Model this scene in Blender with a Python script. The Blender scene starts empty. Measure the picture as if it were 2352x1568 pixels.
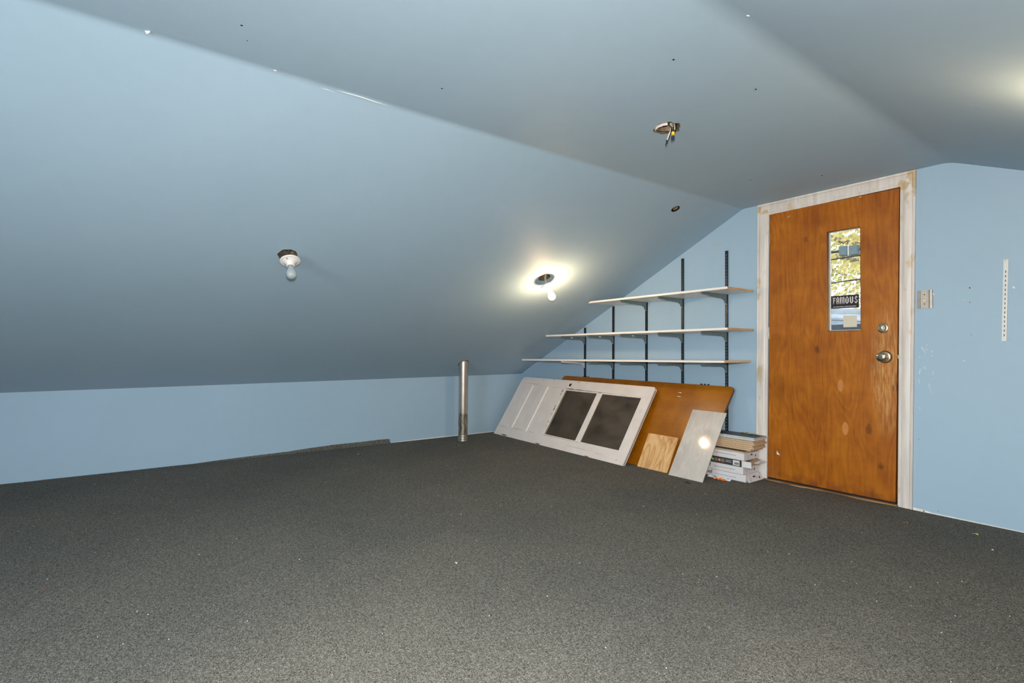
import bpy, bmesh, math, random
from mathutils import Vector, Matrix, noise
random.seed(7)
V = Vector
sc = bpy.context.scene
COL = sc.collection

# ------------------------------------------------------------------ camera
FPX = 1207.24
CAM = V((5.2185, -3.9765, 0.9921))
FW = V((-0.80613, 0.59158, 0.01442)).normalized()
yaw = math.radians(-53.7246); rol = math.radians(0.27517)
R0 = V((math.cos(yaw), -math.sin(yaw), 0)); U0 = R0.cross(FW)
RT = (R0 * math.cos(rol) + U0 * math.sin(rol)).normalized()
UP = (U0 * math.cos(rol) - R0 * math.sin(rol)).normalized()
cd = bpy.data.cameras.new('camera'); cam = bpy.data.objects.new('camera', cd); COL.objects.link(cam)
cd.sensor_width = 36; cd.lens = FPX / 2352 * 36; cd.clip_start = 0.02; cd.clip_end = 200
M = Matrix.Identity(4)
for i in range(3):
    M[i][0] = RT[i]; M[i][1] = UP[i]; M[i][2] = -FW[i]; M[i][3] = CAM[i]
cam.matrix_world = M
sc.camera = cam

# ------------------------------------------------------------------ world, lights, exposure
sc.view_settings.view_transform = 'Standard'; sc.view_settings.look = 'None'
sc.view_settings.gamma = 1; sc.view_settings.use_curve_mapping = False
sc.view_settings.exposure = 0.0
w = bpy.data.worlds.new('sky'); sc.world = w; w.use_nodes = True
nt = w.node_tree; bg = nt.nodes['Background']
bg.inputs['Color'].default_value = (0.86, 0.93, 1.0, 1); bg.inputs['Strength'].default_value = 2.2
sl = bpy.data.lights.new('sun', 'SUN'); sl.energy = 3.0; sl.angle = 0.01; sl.color = (1, 0.95, 0.85)
so = bpy.data.objects.new('sun', sl); COL.objects.link(so)
so.rotation_euler = V((-0.35, -0.55, 0.75)).to_track_quat('Z', 'Y').to_euler()

def lamp(name, kind, loc, energy, color, aim=None, **kw):
    l = bpy.data.lights.new(name, kind); l.energy = energy; l.color = color
    for k, v in kw.items(): setattr(l, k, v)
    o = bpy.data.objects.new(name, l); COL.objects.link(o); o.location = loc
    if aim is not None: o.rotation_euler = (V(aim) - V(loc)).to_track_quat('-Z', 'Y').to_euler()
    return o
# photographer's flash on the camera, plus an added fill light aimed downwards
lamp('camera_flash', 'POINT', CAM + UP * 0.17 + RT * 0.02, 122, (1.0, 0.82, 0.72), shadow_soft_size=0.04)
lamp('added_down_fill', 'AREA', CAM + UP * 0.17, 93, (0.95, 1.0, 0.96), CAM + FW * 3 - UP * 2.2, size=0.10)
# added soft fill light behind the camera, tinted like daylight
lamp('added_rear_fill', 'AREA', (4.3, -6.4, 1.25), 64, (0.88, 1.0, 1.05), (3.2, 0, 1.1), size=1.2)

# ------------------------------------------------------------------ helpers
def ray(x, y): return FW + RT * ((x - 1176) / FPX) - UP * ((y - 784) / FPX)
def on_x(x, y, v=0.0): d = ray(x, y); return CAM + d * ((v - CAM.x) / d.x)
def on_y(x, y, v=0.0): d = ray(x, y); return CAM + d * ((v - CAM.y) / d.y)
def on_z(x, y, v=0.0): d = ray(x, y); return CAM + d * ((v - CAM.z) / d.z)
def on_p(x, y, p, n): d = ray(x, y); return CAM + d * ((V(p) - CAM).dot(n) / d.dot(n))

def srgb(r, g, b):
    f = lambda c: (c / 255 / 12.92) if c / 255 <= 0.04045 else ((c / 255 + 0.055) / 1.055) ** 2.4
    return (f(r), f(g), f(b), 1)

class NT:
    def __init__(s, name):
        s.m = bpy.data.materials.new(name); s.m.use_nodes = True
        s.t = s.m.node_tree; s.p = s.t.nodes['Principled BSDF']; s.out = s.t.nodes['Material Output']
        s.tc = s.t.nodes.new('ShaderNodeTexCoord')
    def n(s, t, **kw):
        x = s.t.nodes.new('ShaderNode' + t)
        for k, v in kw.items(): setattr(x, k, v)
        return x
    def l(s, a, b): s.t.links.new(a, b)
    def mp(s, scale=(1, 1, 1), loc=(0, 0, 0), rot=(0, 0, 0)):
        m = s.n('Mapping'); m.inputs['Scale'].default_value = scale
        m.inputs['Location'].default_value = loc; m.inputs['Rotation'].default_value = rot
        s.l(s.tc.outputs['Object'], m.inputs['Vector']); return m.outputs['Vector']
    def noise(s, vec, scale, detail=3, rough=0.5, dist=0.0):
        x = s.n('TexNoise'); x.inputs['Scale'].default_value = scale; x.inputs['Detail'].default_value = detail
        x.inputs['Roughness'].default_value = rough; x.inputs['Distortion'].default_value = dist
        if vec is not None: s.l(vec, x.inputs['Vector'])
        else: s.l(s.tc.outputs['Object'], x.inputs['Vector'])
        return x.outputs['Fac']
    def ramp(s, fac, stops):
        r = s.n('ValToRGB'); e = r.color_ramp.elements
        while len(e) < len(stops): e.new(0.5)
        for i, (p, c) in enumerate(stops): e[i].position = p; e[i].color = c
        s.l(fac, r.inputs['Fac']); return r.outputs['Color']
    def mix(s, fac, a, b, mode='MIX'):
        x = s.n('MixRGB', blend_type=mode)
        for k, v in (('Fac', fac), ('Color1', a), ('Color2', b)):
            if hasattr(v, 'is_linked') or hasattr(v, 'links'): s.l(v, x.inputs[k])
            else: x.inputs[k].default_value = v
        return x.outputs['Color']
    def math(s, op, a, b=0.0):
        x = s.n('Math', operation=op)
        for i, v in enumerate((a, b)):
            if hasattr(v, 'links'): s.l(v, x.inputs[i])
            else: x.inputs[i].default_value = v
        return x.outputs[0]
    def bump(s, h, strength=0.3, dist=0.002):
        b = s.n('Bump'); b.inputs['Strength'].default_value = strength; b.inputs['Distance'].default_value = dist
        s.l(h, b.inputs['Height']); s.l(b.outputs['Normal'], s.p.inputs['Normal'])
    def base(s, c):
        if hasattr(c, 'links'): s.l(c, s.p.inputs['Base Color'])
        else: s.p.inputs['Base Color'].default_value = c
    def set(s, rough=0.5, metal=0.0, spec=None):
        s.p.inputs['Roughness'].default_value = rough; s.p.inputs['Metallic'].default_value = metal
        if spec is not None: s.p.inputs['Specular IOR Level'].default_value = spec

def simple(name, c, rough=0.5, metal=0.0, var=0.08, vs=25, bump=0.0, bs=120):
    t = NT(name); t.set(rough, metal)
    f = t.noise(None, vs, 3)
    lo = tuple(x * (1 - var) for x in c[:3]) + (1,); hi = tuple(min(1, x * (1 + var)) for x in c[:3]) + (1,)
    t.base(t.ramp(f, [(0.3, lo), (0.7, hi)]))
    if bump: t.bump(t.noise(None, bs, 4), bump, 0.001)
    return t.m

# --- wall paint
def paint(name, c, tint):
    t = NT(name); t.set(0.62, 0, 0.25)
    a = t.noise(None, 1.3, 2); b = t.noise(None, 14, 4)
    col = t.ramp(a, [(0.3, c), (0.7, tint)])
    col = t.mix(0.12, col, t.ramp(b, [(0.35, tuple(x * 0.86 for x in c[:3]) + (1,)), (0.65, c)]))
    t.base(col)
    h = t.math('ADD', t.math('MULTIPLY', t.noise(None, 2.2, 2), 6.0), t.noise(None, 260, 2))
    t.bump(h, 0.12, 0.0016)
    return t.m
M_WALL = paint('pale_blue_paint', srgb(158, 183, 203), srgb(154, 180, 199))
M_CEIL = paint('pale_blue_ceiling_paint', srgb(160, 182, 198), srgb(156, 179, 195))
# --- carpet
t = NT('grey_carpet'); t.set(0.95, 0, 0.1)
v1 = t.mp((1, 1, 1)); 
sq1 = t.noise(t.mp((110, 280, 110), rot=(0, 0, 0.5)), 1.0, 3, 0.55, 1.8)
sq2 = t.noise(t.mp((280, 110, 110), rot=(0, 0, -0.3)), 1.0, 3, 0.55, 1.8)
sq = t.math('MULTIPLY', t.math('ADD', sq1, sq2), 0.5)
col = t.ramp(sq, [(0.385, (0.024, 0.024, 0.022, 1)), (0.50, (0.112, 0.108, 0.099, 1)), (0.615, (0.31, 0.30, 0.275, 1))])
patch = t.noise(None, 1.1, 4, 0.6)
col = t.mix(0.55, col, t.ramp(patch, [(0.35, (0.35, 0.36, 0.35, 1)), (0.65, (0.56, 0.53, 0.46, 1))]), 'SOFT_LIGHT')
stain = t.noise(None, 5.5, 3, 0.7)
col = t.mix(t.ramp(stain, [(0.60, (0, 0, 0, 1)), (0.75, (0.35, 0.35, 0.35, 1))]), col, (0.075, 0.07, 0.06, 1))
t.base(col); t.bump(sq, 0.9, 0.006); M_CARPET = t.m
# --- woods
def wood(name, dark, mid, light, grain=2, rings=9.0, big=1.6, rough=0.38, stretch=0.16, knots=True, wear=None, detail_w=0.35):
    t = NT(name); t.set(rough)
    s = [1.0, 1.0, 1.0]; s[grain] = stretch
    vec = t.mp(tuple(x * big for x in s))
    f = t.noise(vec, 1.6, 2, 0.4, 0.6)
    r = t.math('SINE', t.math('MULTIPLY', f, rings * 6.28))
    r = t.math('ADD', t.math('MULTIPLY', r, 0.5), 0.5)
    s2 = [60.0, 60.0, 60.0]; s2[grain] = 4.0
    fine = t.noise(t.mp(tuple(s2)), 1.0, 5, 0.65)
    comb = t.math('ADD', t.math('MULTIPLY', r, 1 - detail_w), t.math('MULTIPLY', fine, detail_w * 1.3))
    col = t.ramp(comb, [(0.05, dark), (0.45, mid), (0.95, light)])
    bigv = t.noise(None, 4.5, 4, 0.65)
    col = t.mix(0.6, col, t.ramp(bigv, [(0.32, (0.24, 0.22, 0.21, 1)), (0.66, (0.66, 0.64, 0.62, 1))]), 'SOFT_LIGHT')
    if knots:
        k = t.n('TexVoronoi'); k.inputs['Scale'].default_value = 1.0
        s3 = [5.0, 5.0, 5.0]; s3[grain] = 2.6
        t.l(t.mp(tuple(s3), loc=(0.3, 0, 0.7)), k.inputs['Vector'])
        kk = t.math('ADD', k.outputs['Distance'], t.math('MULTIPLY', t.noise(None, 22, 3), 0.16))
        col = t.mix(t.ramp(kk, [(0.13, (0.55, 0.55, 0.55, 1)), (0.19, (0, 0, 0, 1))]), col, tuple(x * 0.35 for x in dark[:3]) + (1,))
    if wear: col = wear(t, col)
    t.base(col); t.bump(comb, 0.08, 0.001)
    return t.m
def door_wear(t, col):
    # finish worn away in vertical streaks beside and below the knob
    sp = t.n('SeparateXYZ'); t.l(t.tc.outputs['Object'], sp.inputs[0])
    dx = t.math('MULTIPLY', t.math('SUBTRACT', sp.outputs[0], 3.905), 9.0)
    dz = t.math('MULTIPLY', t.math('SUBTRACT', sp.outputs[2], 0.86), 2.0)
    d = t.math('ADD', t.math('MULTIPLY', dx, dx), t.math('MULTIPLY', dz, dz))
    m = t.math('SUBTRACT', 0.85, d)
    st = t.noise(t.mp((110, 60, 9)), 1.0, 4, 0.6)
    mk = t.math('MULTIPLY', t.math('MAXIMUM', m, 0.0), t.ramp(st, [(0.46, (0.12, 0.12, 0.12, 1)), (0.62, (1, 1, 1, 1))]))
    col = t.mix(mk, col, srgb(205, 160, 100))
    e = t.math('SUBTRACT', 0.10, sp.outputs[2])       # dark scuffed foot of the door
    mk2 = t.math('MULTIPLY', t.math('MAXIMUM', e, 0.0), 9.0)
    mk2 = t.math('MULTIPLY', t.math('MINIMUM', mk2, 1.0), t.ramp(t.noise(None, 16, 3), [(0.4, (0, 0, 0, 1)), (0.6, (0.8, 0.8, 0.8, 1))]))
    return t.mix(mk2, col, srgb(84, 44, 26))
M_DOOR = wood('orange_brown_plywood', srgb(96, 46, 5), srgb(153, 86, 6), srgb(176, 105, 16), 2, rings=13, big=3.0, wear=door_wear, rough=0.36, detail_w=0.78, stretch=0.22)
M_PANEL = wood('brown_veneer', srgb(132, 76, 4), srgb(148, 86, 4), srgb(158, 96, 8), 0, rings=5, big=1.0, knots=False, rough=0.30, detail_w=0.6)
M_STOP = wood('tan_stop_wood', srgb(110, 76, 40), srgb(160, 120, 72), srgb(176, 138, 92), 2, knots=False)
M_PINE = wood('pale_plywood', srgb(186, 138, 88), srgb(214, 170, 116), srgb(224, 184, 132), 1, rings=7, big=5.0, knots=False, rough=0.5, stretch=0.3, detail_w=0.35)
M_BIRCH = wood('particle_edge', srgb(190, 150, 105), srgb(214, 178, 132), srgb(224, 192, 150), 1, knots=False)
M_DARKWOOD = wood('dark_jamb_wood', srgb(40, 28, 20), srgb(62, 44, 30), srgb(80, 58, 40), 2, knots=False)
M_RAW = wood('worn_threshold_wood', srgb(84, 60, 38), srgb(140, 104, 66), srgb(172, 134, 92), 0, knots=False, rough=0.7)
# --- trim paint with filler spots
def trim_mat():
    t = NT('white_trim_paint'); t.set(0.45)
    f = t.noise(t.mp((9, 9, 5.2)), 1.0, 3, 0.55)
    wc = t.ramp(t.noise(t.mp((40, 40, 3)), 1.0, 4), [(0.3, srgb(200, 192, 186)), (0.7, srgb(224, 217, 212))])
    col = t.mix(t.ramp(f, [(0.60, (0, 0, 0, 1)), (0.67, (0.8, 0.8, 0.8, 1))]), wc, srgb(196, 176, 142))
    sp = t.n('SeparateXYZ'); t.l(t.tc.outputs['Object'], sp.inputs[0])
    for cx, cz, sx, sz in ((4.055, 2.10, 9, 9), (4.005, 2.05, 12, 12), (4.07, 2.04, 26, 8), (3.055, 2.085, 14, 16), (3.11, 2.06, 14, 22)):
        dx = t.math('MULTIPLY', t.math('SUBTRACT', sp.outputs[0], cx), sx); dz = t.math('MULTIPLY', t.math('SUBTRACT', sp.outputs[2], cz), sz)
        d = t.math('SQRT', t.math('ADD', t.math('MULTIPLY', dx, dx), t.math('MULTIPLY', dz, dz)))
        d = t.math('ADD', d, t.math('MULTIPLY', t.math('SUBTRACT', t.noise(None, 18, 4, 0.7), 0.5), 1.3))
        col = t.mix(t.ramp(d, [(0.35, (0.9, 0.9, 0.9, 1)), (0.46, (0, 0, 0, 1))]), col, srgb(196, 172, 134))
    t.base(col); t.bump(f, 0.1, 0.001); return t.m
M_TRIM = trim_mat()
def old_white():
    t = NT('chipped_white_paint'); t.set(0.42)
    c = t.ramp(t.noise(None, 6, 4), [(0.3, srgb(221, 210, 204)), (0.7, srgb(231, 221, 217))])
    ch = t.noise(t.mp((14, 30, 14)), 1.0, 5, 0.75)
    t.base(t.mix(t.ramp(ch, [(0.71, (0, 0, 0, 1)), (0.74, (0.8, 0.8, 0.8, 1))]), c, srgb(128, 104, 78)))
    t.bump(ch, 0.12, 0.001); return t.m
M_OLDWHITE = old_white()
M_RIDGE = simple('clean_white_paint', srgb(226, 220, 210), 0.35)
M_CHIPWOOD = simple('bare_wood_chip', srgb(120, 92, 62), 0.8, var=0.3, vs=90)
M_BLACKM = simple('black_metal', srgb(38, 42, 46), 0.35, 0.3, 0.2, 30)
M_BRACK = simple('grey_green_metal', srgb(112, 126, 124), 0.4, 0.25, 0.1, 30)
M_BRACKW = simple('white_enamel_metal', srgb(206, 208, 208), 0.35, 0.0, 0.05)
M_SHELF = simple('white_laminate', srgb(236, 228, 222), 0.38, 0, 0.03, 8)
M_PORC = simple('white_porcelain', srgb(228, 220, 216), 0.16, 0, 0.02)
M_BRASS = simple('brass', srgb(196, 160, 96), 0.3, 1.0, 0.2, 60)
M_STEEL = simple('brushed_steel', srgb(176, 170, 164), 0.34, 0.9, 0.12, 60)
M_KNOB = simple('satin_nickel', srgb(206, 188, 160), 0.2, 1.0, 0.08, 20)
M_DARK = simple('dark_gap', srgb(22, 20, 18), 0.8)
M_RUST = simple('rusty_box_steel', srgb(150, 132, 110), 0.5, 0.6, 0.35, 45)
M_WIREB = simple('black_wire', srgb(20, 20, 22), 0.4)
M_WIREW = simple('cream_wire', srgb(222, 210, 186), 0.4)
M_YELLOW = simple('yellow_plastic', srgb(232, 196, 40), 0.4)
M_TAPE = simple('dark_blue_tape', srgb(44, 52, 78), 0.5)
M_PAPER = simple('torn_drywall_paper', srgb(214, 192, 184), 0.9, 0, 0.12, 60)
M_CHIP = simple('bare_drywall', srgb(226, 222, 214), 0.9, 0, 0.1, 60)
M_SCUFF = simple('scuff_filler', srgb(184, 178, 170), 0.9, 0, 0.1, 60)
M_CARD = simple('brown_cardboard', srgb(176, 148, 116), 0.85, 0, 0.08, 30)
M_BOXW = simple('white_carton', srgb(214, 211, 214), 0.55, 0, 0.03, 12)
M_BOXD = simple('dark_carton_print', srgb(58, 58, 54), 0.5, 0, 0.1, 40)
M_INK = simple('black_ink', srgb(42, 42, 46), 0.6)
M_GREYINK = simple('grey_ink', srgb(150, 148, 148), 0.6)
M_LEAFG = simple('green_print', srgb(150, 190, 70), 0.6)
M_ORNG = simple('orange_print', srgb(226, 140, 72), 0.6)
M_CORE = simple('beige_board_core', srgb(196, 168, 134), 0.7, 0, 0.12, 60)
M_SLATE = simple('charcoal_plank_face', srgb(74, 76, 76), 0.5, 0, 0.2, 14)
M_LITE = simple('white_backing', srgb(216, 220, 224), 0.6)
M_RED = simple('orange_film', srgb(232, 112, 20), 0.35, 0, 0.25, 30)
M_FILM = simple('white_film', srgb(222, 222, 226), 0.3)
M_SLATBROWN = simple('slot_shade_brown', srgb(112, 96, 86), 0.5, 0.4, 0.25, 40)
# galvanised pipe
def galv():
    t = NT('galvanised_steel'); t.set(0.36, 0.85)
    sp = t.n('SeparateXYZ'); t.l(t.tc.outputs['Object'], sp.inputs[0])
    f = t.noise(t.mp((40, 40, 12)), 1.0, 4, 0.6)
    up = t.ramp(f, [(0.3, srgb(176, 164, 156)), (0.7, srgb(198, 188, 180))])
    lo = t.ramp(f, [(0.35, srgb(108, 98, 84)), (0.65, srgb(176, 168, 156))])
    mk = t.ramp(t.math('ADD', sp.outputs[2], t.math('MULTIPLY', f, 0.03)), [(0.30, (1, 1, 1, 1)), (0.325, (0, 0, 0, 1))])
    t.base(t.mix(mk, up, lo)); t.bump(f, 0.05, 0.001); return t.m
M_GALV = galv()
# marble-look tile
t = NT('marble_look_tile'); t.set(0.07, 0, 0.5)
f = t.noise(t.mp((9, 3.2, 4), rot=(0, 0, -0.6)), 1.0, 5, 0.6, 0.5)
t.base(t.ramp(f, [(0.30, srgb(180, 170, 163)), (0.47, srgb(192, 183, 176)), (0.50, srgb(202, 194, 188)), (0.53, srgb(192, 184, 177)), (0.7, srgb(196, 189, 183))]))
M_TILE = t.m
# bulb glass, lit bulb
t = NT('frosted_bulb_glass'); t.set(0.06); t.base(srgb(160, 168, 170)); M_BULB = t.m
def lit(name, col, st):
    t = NT(name); t.base((0.9, 0.88, 0.82, 1)); t.p.inputs['Emission Color'].default_value = col
    t.p.inputs['Emission Strength'].default_value = st; return t.m
M_LIT = lit('lit_bulb', (1.0, 0.68, 0.37, 1), 330)
# glass panes
def glass(name, tint, dust, rough=0.03):
    t = NT(name); tr = t.n('BsdfTransparent'); tr.inputs[0].default_value = tint
    gl = t.n('BsdfGlossy'); gl.inputs['Roughness'].default_value = rough
    df = t.n('BsdfDiffuse'); df.inputs[0].default_value = srgb(170, 156, 138)
    fr = t.n('Fresnel'); fr.inputs[0].default_value = 1.45
    m1 = t.n('MixShader'); m2 = t.n('MixShader')
    t.l(fr.outputs[0], m1.inputs[0]); t.l(tr.outputs[0], m1.inputs[1]); t.l(gl.outputs[0], m1.inputs[2])
    d = t.ramp(t.noise(t.mp((3, 5, 3)), 1.0, 5, 0.65), [(0.35, (dust * 0.4,) * 3 + (1,)), (0.7, (dust * 1.5,) * 3 + (1,))])
    t.l(d, m2.inputs[0]); t.l(m1.outputs[0], m2.inputs[1]); t.l(df.outputs[0], m2.inputs[2])
    t.l(m2.outputs[0], t.out.inputs['Surface']); return t.m
M_GLASS = glass('clear_glass', (0.95, 0.97, 0.96, 1), 0.015)
M_DUSTY = glass('dusty_glass', (0.93, 0.90, 0.86, 1), 0.10, 0.12)
t = NT('beige_sticker'); t.set(0.8); t.base(srgb(206, 200, 184)); M_NOTE = t.m
M_STICK = simple('black_vinyl', srgb(34, 26, 28), 0.4)
M_STICKW = simple('silver_vinyl_print', srgb(214, 206, 208), 0.4, 0, 0.08, 200)

# ------------------------------------------------------------------ mesh helpers
def wloc(o):
    v = V((0, 0, 0))
    while o is not None:
        v = v + V(o.location); o = o.parent
    return v
def mesh_obj(name, bm, mat, smooth=False, autos=None):
    me = bpy.data.meshes.new(name)
    bmesh.ops.recalc_face_normals(bm, faces=bm.faces)
    bm.to_mesh(me); bm.free()
    for m in (mat if isinstance(mat, (list, tuple)) else [mat]): me.materials.append(m)
    if smooth:
        for p in me.polygons: p.use_smooth = True
        if autos: me.set_sharp_from_angle(angle=math.radians(autos))
    o = bpy.data.objects.new(name, me); COL.objects.link(o); return o
def thing(name, label, cat, loc, group=None, mat=None):
    o = bpy.data.objects.new(name, None); COL.objects.link(o); o.empty_display_size = 0.05
    if mat is not None: o.matrix_world = mat
    else: o.location = loc
    o['label'] = label; o['category'] = cat
    if group: o['group'] = group
    return o
def part(name, bm, mat, parent, label=None, smooth=False, autos=35, local=False, kind=None):
    """verts in world coordinates unless local"""
    if not local:
        bmesh.ops.translate(bm, verts=bm.verts, vec=-wloc(parent))
    o = mesh_obj(name, bm, mat, smooth, autos); o.parent = parent
    if label: o['label'] = label
    if kind: o['kind'] = kind
    return o
def single(name, bm, mat, label, cat, group=None, smooth=False, autos=35, kind=None):
    xs = [v.co for v in bm.verts]
    lo = V((min(v.x for v in xs), min(v.y for v in xs), min(v.z for v in xs))); hi = V((max(v.x for v in xs), max(v.y for v in xs), max(v.z for v in xs)))
    b = V(((lo.x + hi.x) / 2, (lo.y + hi.y) / 2, lo.z))
    bmesh.ops.translate(bm, verts=bm.verts, vec=-b)
    o = mesh_obj(name, bm, mat, smooth, autos); o.location = b
    o['label'] = label; o['category'] = cat
    if group: o['group'] = group
    if kind: o['kind'] = kind
    return o
def struct(name, bm, mat, label=None, smooth=False, autos=35):
    o = mesh_obj(name, bm, mat, smooth, autos); o['kind'] = 'structure'
    if label: o['label'] = label
    return o
def B(): return bmesh.new()
def prism(bm, pts, vec, mi=0):
    a = [bm.verts.new(p) for p in pts]; b = [bm.verts.new(V(p) + V(vec)) for p in pts]
    n = len(a); fs = [bm.faces.new(a), bm.faces.new(b[::-1])]
    for i in range(n): fs.append(bm.faces.new((a[i], b[i], b[(i + 1) % n], a[(i + 1) % n])))
    for f in fs: f.material_index = mi
    return fs
def box(bm, lo, hi, bev=0.0, mi=0):
    lo = V(lo); hi = V(hi)
    fs = prism(bm, [(lo.x, lo.y, lo.z), (hi.x, lo.y, lo.z), (hi.x, hi.y, lo.z), (lo.x, hi.y, lo.z)], (0, 0, hi.z - lo.z), mi)
    if bev:
        es = list({e for f in fs for e in f.edges})
        bmesh.ops.bevel(bm, geom=es, offset=bev, segments=2, affect='EDGES', profile=0.5)
    return fs
def basis(ax):
    ax = V(ax).normalized(); a = ax.orthogonal().normalized(); return a, ax.cross(a), ax
def lathe(bm, prof, org, ax, n=32, cap0=False, cap1=False, closed=False):
    a, b, c = basis(ax); rings = []
    for r, h in prof:
        if r < 1e-6: rings.append([bm.verts.new(V(org) + c * h)])
        else: rings.append([bm.verts.new(V(org) + c * h + (a * math.cos(2 * math.pi * i / n) + b * math.sin(2 * math.pi * i / n)) * r) for i in range(n)])
    for q in range(len(rings) - 1):
        A, C = rings[q], rings[q + 1]
        for i in range(n):
            j = (i + 1) % n
            if len(A) == 1 and len(C) == 1: continue
            if len(A) == 1: bm.faces.new((A[0], C[i], C[j]))
            elif len(C) == 1: bm.faces.new((A[i], C[0], A[j]))
            else: bm.faces.new((A[i], C[i], C[j], A[j]))
    if cap0 and len(rings[0]) > 1: bm.faces.new(rings[0][::-1])
    if cap1 and len(rings[-1]) > 1: bm.faces.new(rings[-1])
def tube(bm, pts, r, n=8, cap=True):
    pts = [V(p) for p in pts]; rings = []
    up = V((0.31, 0.53, 0.79))
    for i, p in enumerate(pts):
        d = (pts[min(i + 1, len(pts) - 1)] - pts[max(i - 1, 0)]).normalized()
        a = d.cross(up).normalized(); b = d.cross(a)
        rr = r[i] if isinstance(r, (list, tuple)) else r
        rings.append([bm.verts.new(p + (a * math.cos(2 * math.pi * k / n) + b * math.sin(2 * math.pi * k / n)) * rr) for k in range(n)])
    for q in range(len(rings) - 1):
        for i in range(n):
            j = (i + 1) % n; bm.faces.new((rings[q][i], rings[q + 1][i], rings[q + 1][j], rings[q][j]))
    if cap: bm.faces.new(rings[0][::-1]); bm.faces.new(rings[-1])
def spline(pts, n=6):
    pts = [V(p) for p in pts]; out = []
    for i in range(len(pts) - 1):
        p0 = pts[max(i - 1, 0)]; p1 = pts[i]; p2 = pts[i + 1]; p3 = pts[min(i + 2, len(pts) - 1)]
        for k in range(n):
            t_ = k / n
            out.append(0.5 * ((2 * p1) + (p2 - p0) * t_ + (2 * p0 - 5 * p1 + 4 * p2 - p3) * t_ ** 2 + (-p0 + 3 * p1 - 3 * p2 + p3) * t_ ** 3))
    out.append(pts[-1]); return out
def text_bm(s, size, org, right, up, depth=0.0004, align='LEFT', sx=1.0, bold=0.0):
    c = bpy.data.curves.new('t', 'FONT'); c.body = s; c.size = size; c.extrude = depth; c.align_x = align; c.offset = bold
    o = bpy.data.objects.new('t', c); COL.objects.link(o); bpy.context.view_layer.update()
    me = bpy.data.meshes.new_from_object(o.evaluated_get(bpy.context.evaluated_depsgraph_get()))
    bpy.data.objects.remove(o)
    bm = B(); bm.from_mesh(me)
    r = V(right).normalized(); u = V(up).normalized(); n_ = r.cross(u)
    for v in bm.verts: v.co = V(org) + r * (v.co.x * sx) + u * v.co.y + n_ * v.co.z
    return bm

# ------------------------------------------------------------------ room shell
XR, YB = 7.55, -6.5
RX1, RZ1, RX2, RZ2 = 2.923, 2.124, 4.235, 2.129
def zk(y): return 0.685 + 0.0053 * y
KR = 0.70
# floor
bm = B()
N = 1
vs = [bm.verts.new(p) for p in ((0, 0, 0), (XR, 0, 0), (XR, YB, 0), (0, YB, 0))]; bm.faces.new(vs)
floor = struct('floor', bm, M_CARPET, 'charcoal grey looped carpet')
# loose carpet edge lapping up the knee wall
edge_px = [(0, 1113), (72, 1107), (100, 1104), (167, 1097), (300, 1081.5), (400, 1069.5), (440, 1066), (500, 1057), (600, 1044), (667, 1036), (690, 1032), (770, 1021), (830, 1014.5), (870, 1009.5), (894, 1008)]
bm = B(); prev = None
rows = [V((0, YB, 0.004)), V((0, -5.4, 0.003))] + [on_x(x, y, 0.0) for x, y in edge_px]
for p in rows:
    z = max(p.z, 0.004) + random.uniform(-0.0015, 0.0015)
    cur = [bm.verts.new(q) for q in ((0.034, p.y, 0.0015), (0.018, p.y, 0.004 + z * 0.2), (0.011, p.y, z * 0.6 + 0.003), (0.008, p.y, z), (0.001, p.y, z + 0.001))]
    if prev:
        for i in range(4): bm.faces.new((prev[i], cur[i], cur[i + 1], prev[i + 1]))
    prev = cur
bm.faces.new(prev)
part('carpet_edge', bm, M_CARPET, floor, 'carpet edge curling up the low wall', smooth=False, local=True)

# knee walls
bm = B(); K = 24
pv = None
for i in range(K + 1):
    y = YB * i / K; c = [bm.verts.new((0, y, 0)), bm.verts.new((0, y, zk(y)))]
    if pv: bm.faces.new((pv[0], pv[1], c[1], c[0]))
    pv = c
wall_left = struct('wall_left', bm, M_WALL, 'low pale blue knee wall')
bm = B(); bm.faces.new([bm.verts.new(p) for p in ((XR, 0, 0), (XR, 0, KR), (XR, YB, KR), (XR, YB, 0))])
struct('wall_right', bm, M_WALL)
# ceiling: left slope, flat, right slope, soft creases, real holes
def fillet(a, b, c, t_, n=7):
    a, b, c = V(a), V(b), V(c); p = b + (a - b).normalized() * t_; q = b + (c - b).normalized() * t_
    return [(p * (1 - s) ** 2 + b * 2 * s * (1 - s) + q * s * s) for s in [i / n for i in range(n + 1)]]
def prof(y):
    A = V((0, y, zk(y))); Bp = V((RX1, y, RZ1)); C = V((RX2, y, RZ2)); D = V((XR, y, KR))
    f1 = fillet(A, Bp, C, 0.020); f2 = fillet(Bp, C, D, 0.05)
    return A, f1, f2, D
def slope_pt(s, y): A, f1, f2, D = prof(y); return A.lerp(f1[0], s)
def flat_pt(s, y): A, f1, f2, D = prof(y); return f1[-1].lerp(f2[0], s)
def right_pt(s, y): A, f1, f2, D = prof(y); return f2[-1].lerp(D, s)
LS = (slope_pt(1, 0) - slope_pt(0, 0)).length; LF = (flat_pt(1, 0) - flat_pt(0, 0)).length
SN = V((-(RZ1 - 0.68), 0, RX1)).normalized() * -1            # slope normal pointing into the room
def hit_slope(px, py):
    p = on_p(px, py, (RX1, 0, RZ1), SN)
    for _ in range(6):
        A, f1, f2, D = prof(p.y); n_ = V((-(f1[0].z - A.z), 0, f1[0].x - A.x)).normalized()
        p = on_p(px, py, A, n_)
    return p
HA, HB, HC = hit_slope(661, 585), hit_slope(1250.5, 637), hit_slope(1551.5, 479.5)
HD = on_z(1533, 293.5, 2.126)
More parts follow.
